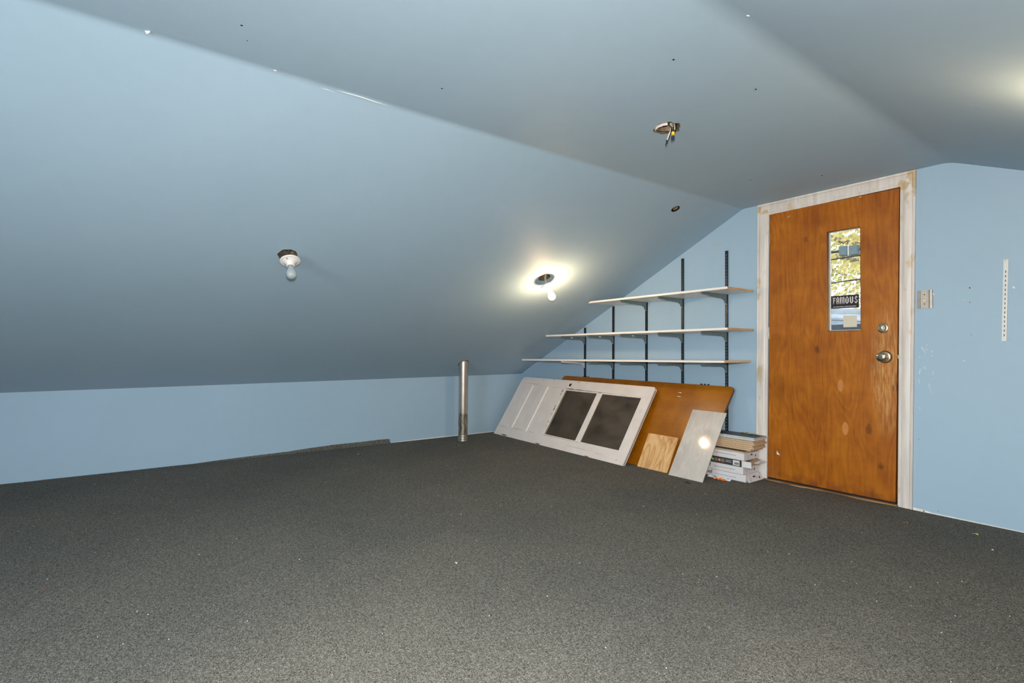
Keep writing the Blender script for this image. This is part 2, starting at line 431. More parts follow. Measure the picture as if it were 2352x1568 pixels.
def strip(bm, fP, L, holes, ny=26, ns=8):
    sl_ = sorted(set([i / ns for i in range(ns + 1)] + [v for h in holes for v in (h[0] - h[2] * 1.5 / L, h[0] + h[2] * 1.5 / L)]))
    yl = sorted(set([YB * i / ny for i in range(ny + 1)] + [v for h in holes for v in (h[1] - h[2] * 1.5, h[1] + h[2] * 1.5)]))
    cache = {}
    def vt(s, y):
        k = (round(s, 6), round(y, 6))
        if k not in cache: cache[k] = bm.verts.new(fP(s, y))
        return cache[k]
    for i in range(len(sl_) - 1):
        for j in range(len(yl) - 1):
            ms = (sl_[i] + sl_[i + 1]) / 2; my = (yl[j] + yl[j + 1]) / 2
            if any(abs(ms - h[0]) < h[2] * 1.5 / L and abs(my - h[1]) < h[2] * 1.5 for h in holes): continue
            bm.faces.new((vt(sl_[i], yl[j]), vt(sl_[i + 1], yl[j]), vt(sl_[i + 1], yl[j + 1]), vt(sl_[i], yl[j + 1])))
    for s0, y0, r, rag in holes:
        n = 48; inn, out = [], []
        for k in range(n):
            a = 2 * math.pi * k / n; ca, sa = math.cos(a), math.sin(a); m = max(abs(ca), abs(sa))
            rr = r * (1 + rag * (noise.noise(V((ca * 2.1 + s0 * 9, sa * 2.1, y0))) * 1.0))
            inn.append(bm.verts.new(fP(s0 + rr * ca / L, y0 + rr * sa)))
            out.append(bm.verts.new(fP(s0 + r * 1.5 * ca / m / L, y0 + r * 1.5 * sa / m)))
        for k in range(n): bm.faces.new((inn[k], out[k], out[(k + 1) % n], inn[(k + 1) % n]))
def s_of(p): A, f1, f2, D = prof(p.y); return p.x / f1[0].x
bm = B()
strip(bm, slope_pt, LS, [(s_of(HA), HA.y, 0.056, 0.12), (s_of(HB), HB.y, 0.052, 0.06), (s_of(HC), HC.y, 0.031, 0.08)])
f0, f1_ = flat_pt(0, 0), flat_pt(1, 0)
strip(bm, flat_pt, LF, [((HD.x - f0.x) / (f1_.x - f0.x), HD.y, 0.066, 0.35)], ns=4)
strip(bm, right_pt, 3.4, [], ns=8)
for which in (0, 1):
    pv = None
    for j in range(53):
        y = YB * j / 52; A, a1, a2, D = prof(y); cur = [bm.verts.new(p) for p in (a1, a2)[which]]
        if pv:
            for i in range(len(cur) - 1): bm.faces.new((pv[i], cur[i], cur[i + 1], pv[i + 1])).smooth = True
        pv = cur
bmesh.ops.remove_doubles(bm, verts=bm.verts, dist=0.0004)
ceiling = struct('ceiling', bm, M_CEIL, 'pale blue attic ceiling, flat strip between two slopes')

# end wall with the door opening
OX0a, OX0b, OX1a, OX1b = 3.12, 3.142, 3.968, 3.990     # opening: left bottom/top, right bottom/top
OZ = 2.045
bm = B()
A, a1, a2, D = prof(0)
top = [A] + a1 + a2 + [D]
def wpoly(pts): bm.faces.new([bm.verts.new(p) for p in pts])
def ztop(x):
    for p, q in zip(top[:-1], top[1:]):
        if p.x <= x <= q.x: return p.z + (q.z - p.z) * (x - p.x) / max(q.x - p.x, 1e-6)
L = [V((0, 0, 0))] + [p for p in top if p.x < OX0b] + [V((OX0b, 0, ztop(OX0b))), V((OX0b, 0, OZ)), V((OX0a, 0, 0))]
wpoly(L)
R_ = [V((OX1a, 0, 0)), V((OX1b, 0, OZ)), V((OX1b, 0, ztop(OX1b)))] + [p for p in top if p.x > OX1b] + [V((XR, 0, 0))]
wpoly(R_)
wpoly([V((OX0b, 0, OZ)), V((OX0b, 0, ztop(OX0b)))] + [p for p in top if OX0b < p.x < OX1b] + [V((OX1b, 0, ztop(OX1b))), V((OX1b, 0, OZ))])
wall_back = struct('wall_back', bm, M_WALL, 'pale blue gable end wall')
bm = B(); A, a1, a2, D = prof(YB); wpoly([V((0, YB, 0)), A] + a1 + a2 + [D, V((XR, YB, 0))])
struct('wall_front', bm, M_WALL)

# unseen window frame, added to go with the rear fill light
bm = B()
for lo_, hi_ in (((3.62, YB + 0.001, 0.57), (3.70, YB + 0.05, 1.93)), ((4.90, YB + 0.001, 0.57), (4.98, YB + 0.05, 1.93)), ((3.70, YB + 0.001, 1.85), (4.90, YB + 0.05, 1.93)), ((3.70, YB + 0.001, 0.57), (4.90, YB + 0.05, 0.65)), ((4.28, YB + 0.001, 0.65), (4.32, YB + 0.03, 1.85))): box(bm, lo_, hi_, 0.004)
struct('added_window_frame', bm, M_TRIM, 'unseen white window frame added around the rear fill light')

# jamb (dark reveal behind the door edges), casings, threshold
bm = B()
prism(bm, [(OX0a - 0.02, 0.001, 0), (OX0a, 0.001, 0), (OX0b, 0.001, OZ), (OX0b - 0.02, 0.001, OZ)], (0, 0.12, 0))
prism(bm, [(OX1a, 0.001, 0), (OX1a + 0.02, 0.001, 0), (OX1b + 0.02, 0.001, OZ), (OX1b, 0.001, OZ)], (0, 0.12, 0))
prism(bm, [(OX0b - 0.02, 0.001, OZ), (OX1b + 0.02, 0.001, OZ), (OX1b + 0.02, 0.001, OZ + 0.02), (OX0b - 0.02, 0.001, OZ + 0.02)], (0, 0.12, 0))
for a_, b_ in ((OX0a, OX0b), (OX1a - 0.03, OX1b - 0.03)):      # door stops behind the slab
    prism(bm, [(a_, 0.058, 0), (a_ + 0.03, 0.058, 0), (b_ + 0.03, 0.058, OZ), (b_, 0.058, OZ)], (0, 0.03, 0))
box(bm, (OX0b, 0.058, OZ - 0.03), (OX1b, 0.088, OZ))
struct('trim_1', bm, M_DARKWOOD, 'dark door jamb and stops')
def casing(name, outer0, outer1, inner0, inner1, lab):
    """moulded board between two edges; profile from inner edge to outer edge"""
    pr = [(0.0, 0.0), (0.0, 0.010), (0.10, 0.013), (0.18, 0.013), (0.20, 0.009), (0.24, 0.012), (0.40, 0.017), (0.70, 0.017), (0.78, 0.015), (0.81, 0.011), (0.84, 0.018), (0.97, 0.019), (1.0, 0.016), (1.0, 0.0)]
    bm = B(); ends = []
    for i_, o_ in ((inner0, outer0), (inner1, outer1)):
        ends.append([bm.verts.new(V(i_).lerp(V(o_), f) + V((0, -d, 0))) for f, d in pr])
    n = len(pr)
    for k in range(n): bm.faces.new((ends[0][k], ends[0][(k + 1) % n], ends[1][(k + 1) % n], ends[1][k]))
    bm.faces.new(ends[0][::-1]); bm.faces.new(ends[1])
    return struct(name, bm, M_TRIM, lab, smooth=True, autos=25)
fy = -0.015
c_TLo, c_TRo, c_TRi, c_TLi = [on_y(*q, fy) for q in ((1740, 475.5), (2103.5, 389), (2067, 428.5), (1765, 493))]
c_BLo, c_BLi, c_BRi, c_BRo = [on_y(*q, fy) for q in ((1736.5, 1090), (1760, 1100), (2061, 1160), (2095, 1168))]
for p in (c_TLo, c_TRo, c_TRi, c_TLi, c_BLo, c_BLi, c_BRi, c_BRo): p.y = 0
c_BLo.z = c_BLi.z = 0.004; c_BRi.z = 0.004; c_BRo.z = 0.004
c_TLo.z = 2.1232; c_TRo.z = 2.1265
casing('trim_2', c_TLo, c_BLo, c_TLi, c_BLi, 'white door casing on the shelf side')
casing('trim_3', c_TLo, c_TRo, c_TLi, c_TRi, 'white head casing over the door')
casing('trim_4', c_TRo, c_BRo, c_TRi, c_BRi, 'white door casing on the switch side')
bm = B(); pts = []
n = 30
for i in range(n + 1):
    x = 3.10 + 0.87 * i / n
    pts.append((x, -0.028 - 0.014 * noise.noise(V((x * 7, 0, 3))) - (0.01 if 0.1 < i / n < 0.35 else 0), 0.004))
prism(bm, pts + [(3.97, 0.11, 0.004), (3.10, 0.11, 0.004)], (0, 0, 0.008))
struct('trim_5', bm, M_RAW, 'worn bare wood threshold under the door')
bm = B(); box(bm, (3.12, 0.0, 0.012), (3.965, 0.05, 0.020)); struct('door_gap_shade', bm, M_DARK, 'dark strip standing in for the shaded gap under the door')  # near-black strip paints the shade of the gap

# ------------------------------------------------------------------ door
D_TL, D_TR, D_BR, D_BL = on_y(1769, 493.5, -0.002), on_y(2065.5, 432, -0.002), on_y(2056.8, 1154, -0.002), on_y(1764, 1092.5, -0.002)
for p in (D_TL, D_TR, D_BR, D_BL): p.y = -0.002
D_BR.z = D_BL.z = 0.024; D_TL.z = D_TR.z = 2.034
door = bpy.data.objects.new('door_1', None); COL.objects.link(door); door['kind'] = 'structure'
door['label'] = 'orange-brown plywood slab door with narrow window'
W = [on_y(*q, -0.002) for q in ((1901.5, 533.5), (1978.5, 518.8), (1976.3, 759.5), (1897.5, 761))]
wx0, wx1, wz0, wz1 = 3.549, 3.761, 1.127, 1.828
bm = B()
def ring(bm, outer, inner, vec):
    o = [bm.verts.new(p) for p in outer]; i = [bm.verts.new(p) for p in inner]
    o2 = [bm.verts.new(V(p) + V(vec)) for p in outer]; i2 = [bm.verts.new(V(p) + V(vec)) for p in inner]
    for k in range(4):
        j = (k + 1) % 4
        bm.faces.new((o[k], o[j], i[j], i[k])); bm.faces.new((o2[k], i2[k], i2[j], o2[j]))
        bm.faces.new((o[k], o2[k], o2[j], o[j])); bm.faces.new((i[k], i[j], i2[j], i2[k]))
win = [V((wx0, -0.002, wz1)), V((wx1, -0.002, wz1)), V((wx1, -0.002, wz0)), V((wx0, -0.002, wz0))]
ring(bm, [D_TL, D_TR, D_BR, D_BL], win, (0, 0.044, 0))
slab = part('door_slab', bm, M_DOOR, door)
# wood stops around the glass
def insetq(q, l, r=None, v=None):
    r = l if r is None else r; v = l if v is None else v
    return [q[0] + V((l, 0, -v)), q[1] + V((-r, 0, -v)), q[2] + V((-r, 0, v)), q[3] + V((l, 0, v))]
bm = B(); ring(bm, [p + V((0, -0.0012, 0)) for p in insetq(win, 0.0005)], insetq(win, 0.005, 0.002, 0.003), (0, 0.010, 0)); part('window_stop', bm, M_DARKWOOD, door, 'dark line around the window opening')
bm = B(); ring(bm, [p + V((0, 0.009, 0)) for p in insetq(win, 0.0006)], [p + V((0, 0.009, 0)) for p in insetq(win, 0.010, 0.003, 0.005)], (0, 0.012, 0)); part('window_stop', bm, M_STOP, door, 'tan wooden stop')
bm = B(); ring(bm, [p + V((0, 0.021, 0)) for p in insetq(win, 0.001)], [p + V((0, 0.021, 0)) for p in insetq(win, 0.0165, 0.004, 0.008)], (0, 0.008, 0)); part('glazing_strip', bm, M_LITE, door, 'pale grey strip around the glass')
bm = B(); g = insetq(win, 0.002); box(bm, (g[0].x, 0.029, g[3].z), (g[1].x, 0.032, g[0].z)); part('window_pane', bm, M_GLASS, door)
# sticker
S = [on_y(*q, 0.0285) for q in ((1908.3, 681), (1973, 675.5), (1973.2, 705), (1908.3, 709.2))]
bm = B(); sx0, sx1 = wx0 + 0.0150, S[1].x; sz0, sz1 = 1.2865, 1.3755
box(bm, (sx0, 0.0275, sz0), (sx1, 0.0287, sz1)); stk = part('sticker', bm, M_STICK, door, 'black shop sticker with silver blackletter lettering')
# blackletter word: upright bars with pointed feet
bm = B(); SX, SZ, U_ = sx0 + 0.009, sz0 + 0.030, 0.0042
def gp(pts): prism(bm, [(SX + x * U_, 0.0266, SZ + y * 0.0048) for x, y in pts], (0, 0.0008, 0))
def bar(x, y0, y1, w_=1.5, foot=True, head=True):
    p = [(x - w_ / 2, y0 + 1), (x, y0 - (0.8 if foot else -1)), (x + w_ / 2, y0 + 1), (x + w_ / 2, y1 - 0.9), (x, y1 + (0.5 if head else -0.9)), (x - w_ / 2, y1 - 0.9)]
    gp(p)
    if foot: gp([(x - w_ * 0.85, y0 + 0.9), (x, y0 - 0.9), (x + w_ * 0.85, y0 + 0.9), (x, y0 + 1.8)])
bar(1.9, 0.3, 9.6); gp([(0, 9.0), (1.4, 10.3), (3.0, 9.2), (4.6, 9.8), (4.9, 7.6), (4.1, 8.2), (2.6, 7.9), (1.2, 8.6)]); gp([(1.9, 5.9), (3.6, 6.6), (4.6, 4.6), (3.4, 5.0), (1.9, 4.6)])
bar(6.9, 0.3, 8.6); bar(9.6, 0.3, 9.3); gp([(6.2, 8.4), (8.2, 10.6), (10.3, 8.6), (8.2, 9.0)]); gp([(6.9, 4.9), (9.6, 4.9), (9.6, 3.6), (6.9, 3.6)])
bar(12.4, 0.3, 9.6); bar(15.0, 0.6, 9.0, 1.3); bar(17.6, 0.3, 9.6); gp([(11.4, 9.2), (12.6, 10.5), (15.0, 8.9), (17.4, 10.5), (18.5, 9.2), (15.0, 7.2)])
bar(20.6, 1.4, 8.8, 1.7, False); bar(23.8, 1.4, 8.8, 1.7, False); gp([(19.7, 8.2), (22.2, 10.6), (24.7, 8.2), (23.4, 7.4), (22.2, 8.6), (21.0, 7.4)]); gp([(19.7, 2.2), (22.2, -0.3), (24.7, 2.2), (23.4, 2.6), (22.2, 1.4), (21.0, 2.6)])
bar(27.2, 1.4, 9.8, 1.7, False); bar(30.4, 1.4, 9.8, 1.7, False); gp([(26.3, 2.2), (28.8, -0.3), (31.3, 2.2), (30.0, 2.6), (28.8, 1.4), (27.6, 2.6)])
gp([(33.4, 7.6), (35.4, 10.6), (37.2, 9.2), (37.0, 7.0), (35.8, 7.8), (35.2, 8.6), (34.6, 7.4)]); gp([(33.4, 7.6), (34.6, 5.2), (37.6, 2.8), (36.4, 5.0), (35.0, 6.6), (34.7, 7.6)])
gp([(37.6, 4.4), (37.6, 2.0), (35.2, -0.3), (33.2, 1.8), (33.6, 3.6), (34.4, 2.4), (35.2, 1.4), (36.3, 2.8), (36.2, 4.4)])
part('lettering', bm, M_STICKW, stk)
bm = text_bm('SKATEBOARDS & SNOWBOARDS', 0.0085, (sx0 + 0.013, 0.0268, sz0 + 0.008), (1, 0, 0), (0, 0, 1), 0.0003, sx=1.02, bold=0.0002)
bw = max(v.co.x for v in bm.verts) - (sx0 + 0.013); k_ = (sx1 - sx0 - 0.03) / bw
for v in bm.verts: v.co.x = sx0 + 0.013 + (v.co.x - sx0 - 0.013) * k_
part('lettering', bm, M_STICKW, stk)
bm = B(); box(bm, (3.642, 0.0278, 1.154), (3.726, 0.0287, 1.234), 0.0); part('note', bm, M_NOTE, door, 'blank beige square stuck low on the glass')
# deadbolt and knob
bm = B(); lathe(bm, [(0.033, 0.0), (0.033, 0.004), (0.030, 0.008), (0.024, 0.009), (0.022, 0.006), (0.0, 0.006)], (3.888, -0.002, 1.141), (0, -1, 0), 32, True)
db = part('deadbolt', bm, M_KNOB, door, 'round nickel deadbolt rose', smooth=True, autos=30)
bm = B(); lathe(bm, [(0.010, 0.0), (0.010, 0.008), (0.0, 0.009)], (3.888, -0.008, 1.141), (0, -1, 0), 16); box(bm, (3.8855, -0.026, 1.126), (3.8905, -0.014, 1.156), 0.0015)
part('thumb_turn', bm, M_KNOB, db, smooth=True)
bm = B(); lathe(bm, [(0.037, 0.0), (0.037, 0.003), (0.033, 0.009), (0.016, 0.012), (0.013, 0.016), (0.013, 0.030), (0.019, 0.036), (0.028, 0.044), (0.0305, 0.054), (0.029, 0.064), (0.022, 0.070), (0.010, 0.071), (0.009, 0.069), (0.0, 0.069)], (3.898, -0.002, 0.953), (0, -1, 0), 36, True)
kb = part('door_knob', bm, M_KNOB, door, 'round nickel knob with a dark worn rose', smooth=True, autos=40)
bm = B(); lathe(bm, [(0.041, -0.0005), (0.041, 0.0015), (0.0, 0.0015)], (3.899, -0.002, 0.953), (0, -1, 0), 32); part('rose_ring', bm, M_DARKWOOD, kb)
bm = B(); box(bm, (3.962, -0.004, 0.942), (3.974, 0.012, 0.968), 0.001); part('latch', bm, M_BRASS, door)
for z0 in (0.25, 1.08, 1.80):
    bm = B(); x_ = OX0a + (OX0b - OX0a) * z0 / OZ + 0.004
    for q in range(5): lathe(bm, [(0.0, 0), (0.0045, 0.0005), (0.0045, 0.0165), (0.0, 0.017)], (x_, -0.006, z0 + q * 0.0178), (0, 0, 1), 12)
    part('hinge', bm, M_STEEL, door, smooth=True)
# plywood football patches, torn tape, bracket outlines
for (px, py, rx, rz) in ((1941.5, 984, 0.020, 0.046), (1930.5, 885, 0.018, 0.042)):
    c = on_y(px, py, -0.0022); bm = B()
    pts = [(c.x + rx * math.cos(a) * abs(math.cos(a)) ** 0.25, -0.0022, c.z + rz * math.sin(a)) for a in [2 * math.pi * i / 24 for i in range(24)]]
    prism(bm, pts, (0, -0.0006, 0)); part('plywood_patch', bm, simple('patch_veneer', srgb(188, 122, 62), 0.4), door, 'paler oval plywood plug')
for q, pts in (((1784, 1040), [(0, 0.02), (0.012, 0.003), (0.026, -0.012), (0.006, -0.010), (0, -0.008)]), ((1812, 497), [(-0.012, -0.004), (0, 0.0), (0.013, 0.006), (0.012, 0.004), (0, -0.0025), (-0.011, -0.006)]), ((1976, 452), [(-0.008, 0.001), (0.008, 0.002), (0.007, -0.0015), (-0.006, -0.002)])):
    c = on_y(*q, -0.003); bm = B(); prism(bm, [(c.x + a, -0.0025, c.z + b) for a, b in pts], (0, -0.0007, 0)); part('tape_scrap', bm, M_CHIP, door, 'white torn tape scrap')
for q in ((1886, 527), (1995.5, 507)):
    c = on_y(*q, -0.003); bm = B()
    tube(bm, [c + V((-0.010, 0, -0.002)), c + V((-0.010, 0, 0.014)), c + V((0.004, 0, 0.016)), c + V((0.004, 0, -0.006)), c + V((0.012, 0, -0.022))], 0.0012, 6)
    part('hook_outline', bm, simple('old_glue', srgb(190, 120, 66), 0.5), door, 'pale mark of a removed hook')

# ------------------------------------------------------------------ vent pipe
PX, PY, PR = 0.322, -1.035, 0.049
zt = zk(PY) + PX * (RZ1 - zk(PY)) / RX1
pipe = thing('vent_pipe', 'grey galvanised vent pipe from carpet to sloping ceiling before the low wall', 'pipe', (PX, PY, 0))
bm = B()
n = 40; lo_, hi_ = [], []
slp = (RZ1 - zk(PY)) / RX1
for i in range(n):
    a = 2 * math.pi * i / n; x, y = PX + PR * math.cos(a), PY + PR * math.sin(a)
    lo_.append(bm.verts.new((x, y, 0.06))); hi_.append(bm.verts.new((x + 0.008, y, zt + slp * (x - PX) + 0.002)))
for i in range(n): bm.faces.new((lo_[i], lo_[(i + 1) % n], hi_[(i + 1) % n], hi_[i]))
part('pipe_body', bm, M_GALV, pipe, smooth=True)
bm = B(); lathe(bm, [(PR + 0.001, 0.0), (PR + 0.004, 0.002), (PR + 0.004, 0.014), (PR + 0.001, 0.017), (PR + 0.001, 0.024), (PR + 0.004, 0.026), (PR + 0.003, 0.040), (PR + 0.001, 0.043), (PR + 0.002, 0.050), (PR + 0.002, 0.068), (PR, 0.070)], (PX, PY, 0), (0, 0, 1), 40)
part('pipe_collar', bm, simple('scuffed_steel', srgb(150, 144, 134), 0.4, 0.8, 0.3, 60), pipe, 'crimped scuffed collar', smooth=True, autos=50)
# torn paper around where the pipe meets the ceiling
bm = B(); n = 30; P0, P1 = [], []
for i in range(n):
    a = 2 * math.pi * i / n; rr = PR + 0.006 + 0.012 * max(0, noise.noise(V((math.cos(a) * 2, math.sin(a) * 2, 5))) + (0.5 if abs(a - math.pi * 1.1) < 0.6 or a < 0.4 else 0))
    for rad, L_, dz in ((PR + 0.001, P0, -0.006), (rr, P1, -0.002)):
        x, y = PX + 0.008 + rad * math.cos(a), PY + rad * math.sin(a); L_.append(bm.verts.new((x, y, zt + slp * (x - PX) + dz)))
for i in range(n): bm.faces.new((P0[i], P0[(i + 1) % n], P1[(i + 1) % n], P1[i]))
part('torn_edge', bm, M_CHIPWOOD, pipe, 'dark ragged hole edge')

# ------------------------------------------------------------------ lamps on the slope
def norm_at(p): A, f1, f2, D = prof(p.y); return V((f1[0].z - A.z, 0, -(f1[0].x - A.x))).normalized()
def can(bm, c, n_, r, depth, oct_=False):
    lathe(bm, [(r * 0.95, -0.0015), (r * 1.45, -0.002), (r * 1.45, -0.006), (r, -0.008), (r, -depth), (0.0, -depth)], c, n_, 8 if oct_ else 32)
def lamp_fixture(c, pc, ax, on, label, box_r):
    th = thing('bulb_holder', label, 'light fixture', c, 'bare bulb fixtures on the slope')
    n_ = norm_at(c); bm = B(); can(bm, c, n_, box_r * 1.0, 0.045); part('ceiling_box', bm, M_RUST, th, 'rusty steel box in the ceiling hole', smooth=True, autos=40)
    ax = V(ax).normalized(); a, b, _ = basis(ax)
    bm = B(); lathe(bm, [(0.0, 0.0), (0.050, 0.0), (0.0575, 0.003), (0.0590, 0.008), (0.0575, 0.013), (0.050, 0.0155), (0.047, 0.0145), (0.045, 0.017), (0.034, 0.020), (0.027, 0.026), (0.024, 0.034), (0.0235, 0.048), (0.0220, 0.0495), (0.0185, 0.049), (0.0180, 0.036), (0.0, 0.036)], pc, ax, 44)
    part('lampholder', bm, M_PORC, th, 'white porcelain lampholder', smooth=True, autos=50)
    for s in (1, -1):
        bm = B(); lathe(bm, [(0.005, 0.0), (0.005, 0.002), (0.003, 0.0032), (0.0, 0.0034)], V(pc) + b * 0.041 * s + a * 0.008 * s + ax * 0.0165, ax, 12, True)
        part('screw', bm, M_BRASS, th, smooth=True)
    bm = B(); lathe(bm, [(0.0125, 0.038), (0.0130, 0.050), (0.0150, 0.060), (0.0215, 0.076), (0.0280, 0.090), (0.0300, 0.103), (0.0285, 0.116), (0.0230, 0.127), (0.0140, 0.134), (0.0, 0.1365)], pc, ax, 32)
    part('bulb', bm, M_LIT if on else M_BULB, th, 'glowing bulb' if on else 'unlit frosted bulb', smooth=True, autos=80)
    return th, n_, a, b
axn = V((0.46, -0.02, -0.89))
pcA = on_p(666.0, 596.5, HA + norm_at(HA) * 0.034, norm_at(HA))
thA, nA, a_, b_ = lamp_fixture(HA, pcA, axn, False, 'unlit bare bulb in white porcelain holder, hanging from left part of slope', 0.058)
# metal clips and wires seen in the gap
for off, r_, m_ in ((V((0.006, -0.022, 0.01)), 0.012, M_STEEL), (V((0.012, -0.002, 0.012)), 0.011, M_STEEL), (V((0.010, 0.024, 0.012)), 0.013, M_RUST)):
    bm = B(); lathe(bm, [(0.0, 0), (r_, 0.002), (r_, 0.016), (0, 0.018)], HA + off - nA * 0.006, nA, 14); part('box_clamp', bm, m_, thA, smooth=True)
for dy in (-0.008, 0.012):
    bm = B(); tube(bm, spline([HA + V((0.02, dy, 0.03)), HA + V((0.0, dy * 1.5, -0.004)), pcA + V((0.0, dy, 0.01)), pcA]), 0.0022, 6); part('wire', bm, M_WIREB, thA, 'black supply wire')
pcB = on_p(1257, 655.5, HB + norm_at(HB) * 0.058, norm_at(HB))
thB, nB, a_, b_ = lamp_fixture(HB, pcB, V((0.44, 0.10, -0.89)), True, 'lit bare bulb in white porcelain holder, glowing beside the shelves', 0.052)
for dy, m_ in ((-0.012, M_PAPER), (0.008, M_CARD)):
    bm = B(); tube(bm, spline([HB + V((0.03, dy * 0.4, 0.03)), HB + V((0.012, dy * 0.5, -0.004)), pcB.lerp(HB, 0.4) + V((0.01, dy, 0)), pcB + V((0.0, dy, 0.004))]), 0.0028, 6); part('wire', bm, m_, thB, 'pale wire')
# matching lamp on the opposite slope just past the frame edge (its glow shows at the right border)
def right_surf(y, s): return right_pt(s, y)
HR = on_p(2600, 215, right_pt(0.2, -2), V((-(RZ2 - KR), 0, -(XR - RX2))).normalized())
nR = V((-0.42, 0, -1)).normalized()
thR = thing('bulb_holder', 'lit bare bulb on the opposite slope, above the wall with the switch', 'light fixture', HR, 'bare bulb fixtures on the slope')
bm = B(); lathe(bm, [(0.0, -0.002), (0.057, -0.002), (0.059, 0.008), (0.050, 0.015), (0.030, 0.020), (0.024, 0.034), (0.0235, 0.048), (0.0, 0.048)], HR, nR, 32); part('lampholder', bm, M_PORC, thR, smooth=True)
bm = B(); lathe(bm, [(0.0125, 0.038), (0.0130, 0.050), (0.0150, 0.060), (0.0215, 0.076), (0.0280, 0.090), (0.0300, 0.103), (0.0285, 0.116), (0.0230, 0.127), (0.0140, 0.134), (0.0, 0.1365)], HR, nR, 32); part('bulb', bm, M_LIT, thR, smooth=True, autos=80)

# small empty socket hole near the ridge
n_ = norm_at(HC); cap = thing('conduit_cap', 'small round brass wiring cap set in the slope above the shelves', 'cap', HC)
bm = B(); lathe(bm, [(0.045, -0.003), (0.0335, -0.002), (0.0335, 0.0), (0.0325, 0.002), (0.030, 0.001), (0.029, -0.018), (0.0, -0.018)], HC, n_, 28); part('steel_ring', bm, M_BLACKM, cap, smooth=True, autos=40)
bm = B(); lathe(bm, [(0.021, -0.018), (0.021, -0.006), (0.017, -0.002), (0.008, -0.001), (0.007, -0.004), (0.0, -0.004)], HC + V((0.002, 0.002, 0)), n_, 24); part('brass_disc', bm, M_BRASS, cap, smooth=True, autos=40)
# hanging wires at the ceiling box
cw = thing('hanging_wiring', 'open ceiling box with dangling black and cream wires and torn edges', 'wiring', HD)
bm = B(); lathe(bm, [(0.062, 0.002), (0.098, 0.003), (0.098, 0.008), (0.064, 0.009), (0.062, 0.045), (0.0, 0.045)], HD, (0, 0, 1), 16); part('ceiling_box', bm, M_RUST, cw)
bm = B(); n = 26; P0, P1 = [], []
for i in range(n + 1):
    a = math.radians(212) + math.radians(96) * i / n
    r0 = 0.062; dz = -0.003 - 0.012 * abs(noise.noise(V((a * 2, 1, 2)))) - 0.006
    P0.append(bm.verts.new(HD + V((r0 * math.cos(a), r0 * math.sin(a), 0.001)))); P1.append(bm.verts.new(HD + V(((r0 - 0.004) * math.cos(a), (r0 - 0.004) * math.sin(a), dz))))
for i in range(n): bm.faces.new((P0[i], P0[i + 1], P1[i + 1], P1[i]))
part('torn_paper', bm, M_PAPER, cw, 'pinkish torn drywall edge')
wp = lambda x, y, k=0.0: on_p(x, y, HD + V((0, k, 0)), FW)
def wire(px, r, m, lab=None, k=0.0):
    bm = B(); tube(bm, spline([wp(x, y, k) for x, y in px]), r, 7); part('wire', bm, m, cw, lab, smooth=True)
wire([(1540, 272), (1541, 287), (1542.5, 296), (1543, 304), (1544, 309)], 0.0028, M_WIREB)
wire([(1545, 270), (1547, 283), (1547.5, 295), (1546, 306)], 0.0028, M_WIREB)
wire([(1553, 270), (1553.5, 286), (1552, 298), (1548, 309)], 0.0032, M_WIREB)
wire([(1532, 276), (1537, 286), (1541, 291), (1543, 297)], 0.0030, M_WIREB, None, -0.01)
wire([(1546, 272), (1549, 288), (1550, 298)], 0.0024, M_WIREW, 'cream wire loop')
wire([(1542, 284), (1544, 283), (1547, 287), (1545, 291)], 0.0020, M_WIREW)
wire([(1541, 282), (1541, 298), (1536, 311), (1532, 324)], [0.0045] * 6 + [0.004] * 6 + [0.0036] * 7, M_WIREW, 'cream cable with frayed end')
wire([(1542, 291), (1541, 303), (1537, 316), (1532, 326), (1530, 330), (1529, 335)], 0.0022, M_WIREB, None, -0.008)
bm = B(); tube(bm, [wp(1531.5, 322, -0.01), wp(1532, 330, -0.01)], 0.0042, 8); part('tape', bm, M_WIREB, cw)
bm = B(); lathe(bm, [(0.0, 0), (0.0075, 0.003), (0.0085, 0.016), (0.006, 0.020), (0, 0.021)], wp(1546, 311, -0.012), (0, 0, 1), 14); part('wire_nut', bm, M_YELLOW, cw, 'yellow wire nut', smooth=True)
bm = B(); box(bm, wp(1545.5, 318, -0.006) - V((0.008, 0.006, 0.009)), wp(1545.5, 318, -0.006) + V((0.008, 0.006, 0.012)), 0.002); part('tape', bm, M_TAPE, cw, 'dark blue taped wire end')

# ceiling blemishes (children of the ceiling)
def chip(q, zfun, pts, m=M_CHIP, parent=ceiling, name='paint_chip', th_=0.003):
    c = zfun(*q); bm = B()
    prism(bm, [c + RT * a + UP * b - FW * 0 for a, b in pts], -FW * th_)
    part(name, bm, m, parent, local=True)
def onflat(x, y): return on_z(x, y, 2.1225)
chip((337, 73), onflat, [(-0.014, 0.010), (-0.004, 0.014), (0.012, 0.006), (0.013, -0.002), (0.002, -0.010), (-0.003, -0.002)])
chip((630, 162), onflat, [(-0.012, 0.002), (-0.004, 0.005), (0.006, 0.002), (0.011, -0.004), (0.0, -0.001)])
chip((1047, 287), onflat, [(-0.006, 0.001), (0.006, 0.002), (0.007, -0.001), (-0.005, -0.002)])
def onright(x, y): return on_p(x, y, right_pt(0, -2), V((-0.42, 0, -1)).normalized())
chip((1719, 36), onright, [(-0.006, 0.003), (0.004, 0.003), (0.007, 0.0), (0.002, -0.003), (-0.006, -0.002)])
for q, z_ in (((555, 58), 0), ((568, 93), 0), ((645, 138), 0), ((1015, 203), 0), ((1547, 137), 0), ((1736, 205), 0), ((1724, 413), 0), ((1888, 403), 0)):
    bm = B(); c = on_z(*q, 2.1255); lathe(bm, [(0.0035, 0.001), (0.0045, -0.0008), (0, -0.001)], c, (0, 0, 1), 8); part('nail_mark', bm, M_DARK, ceiling, local=True)
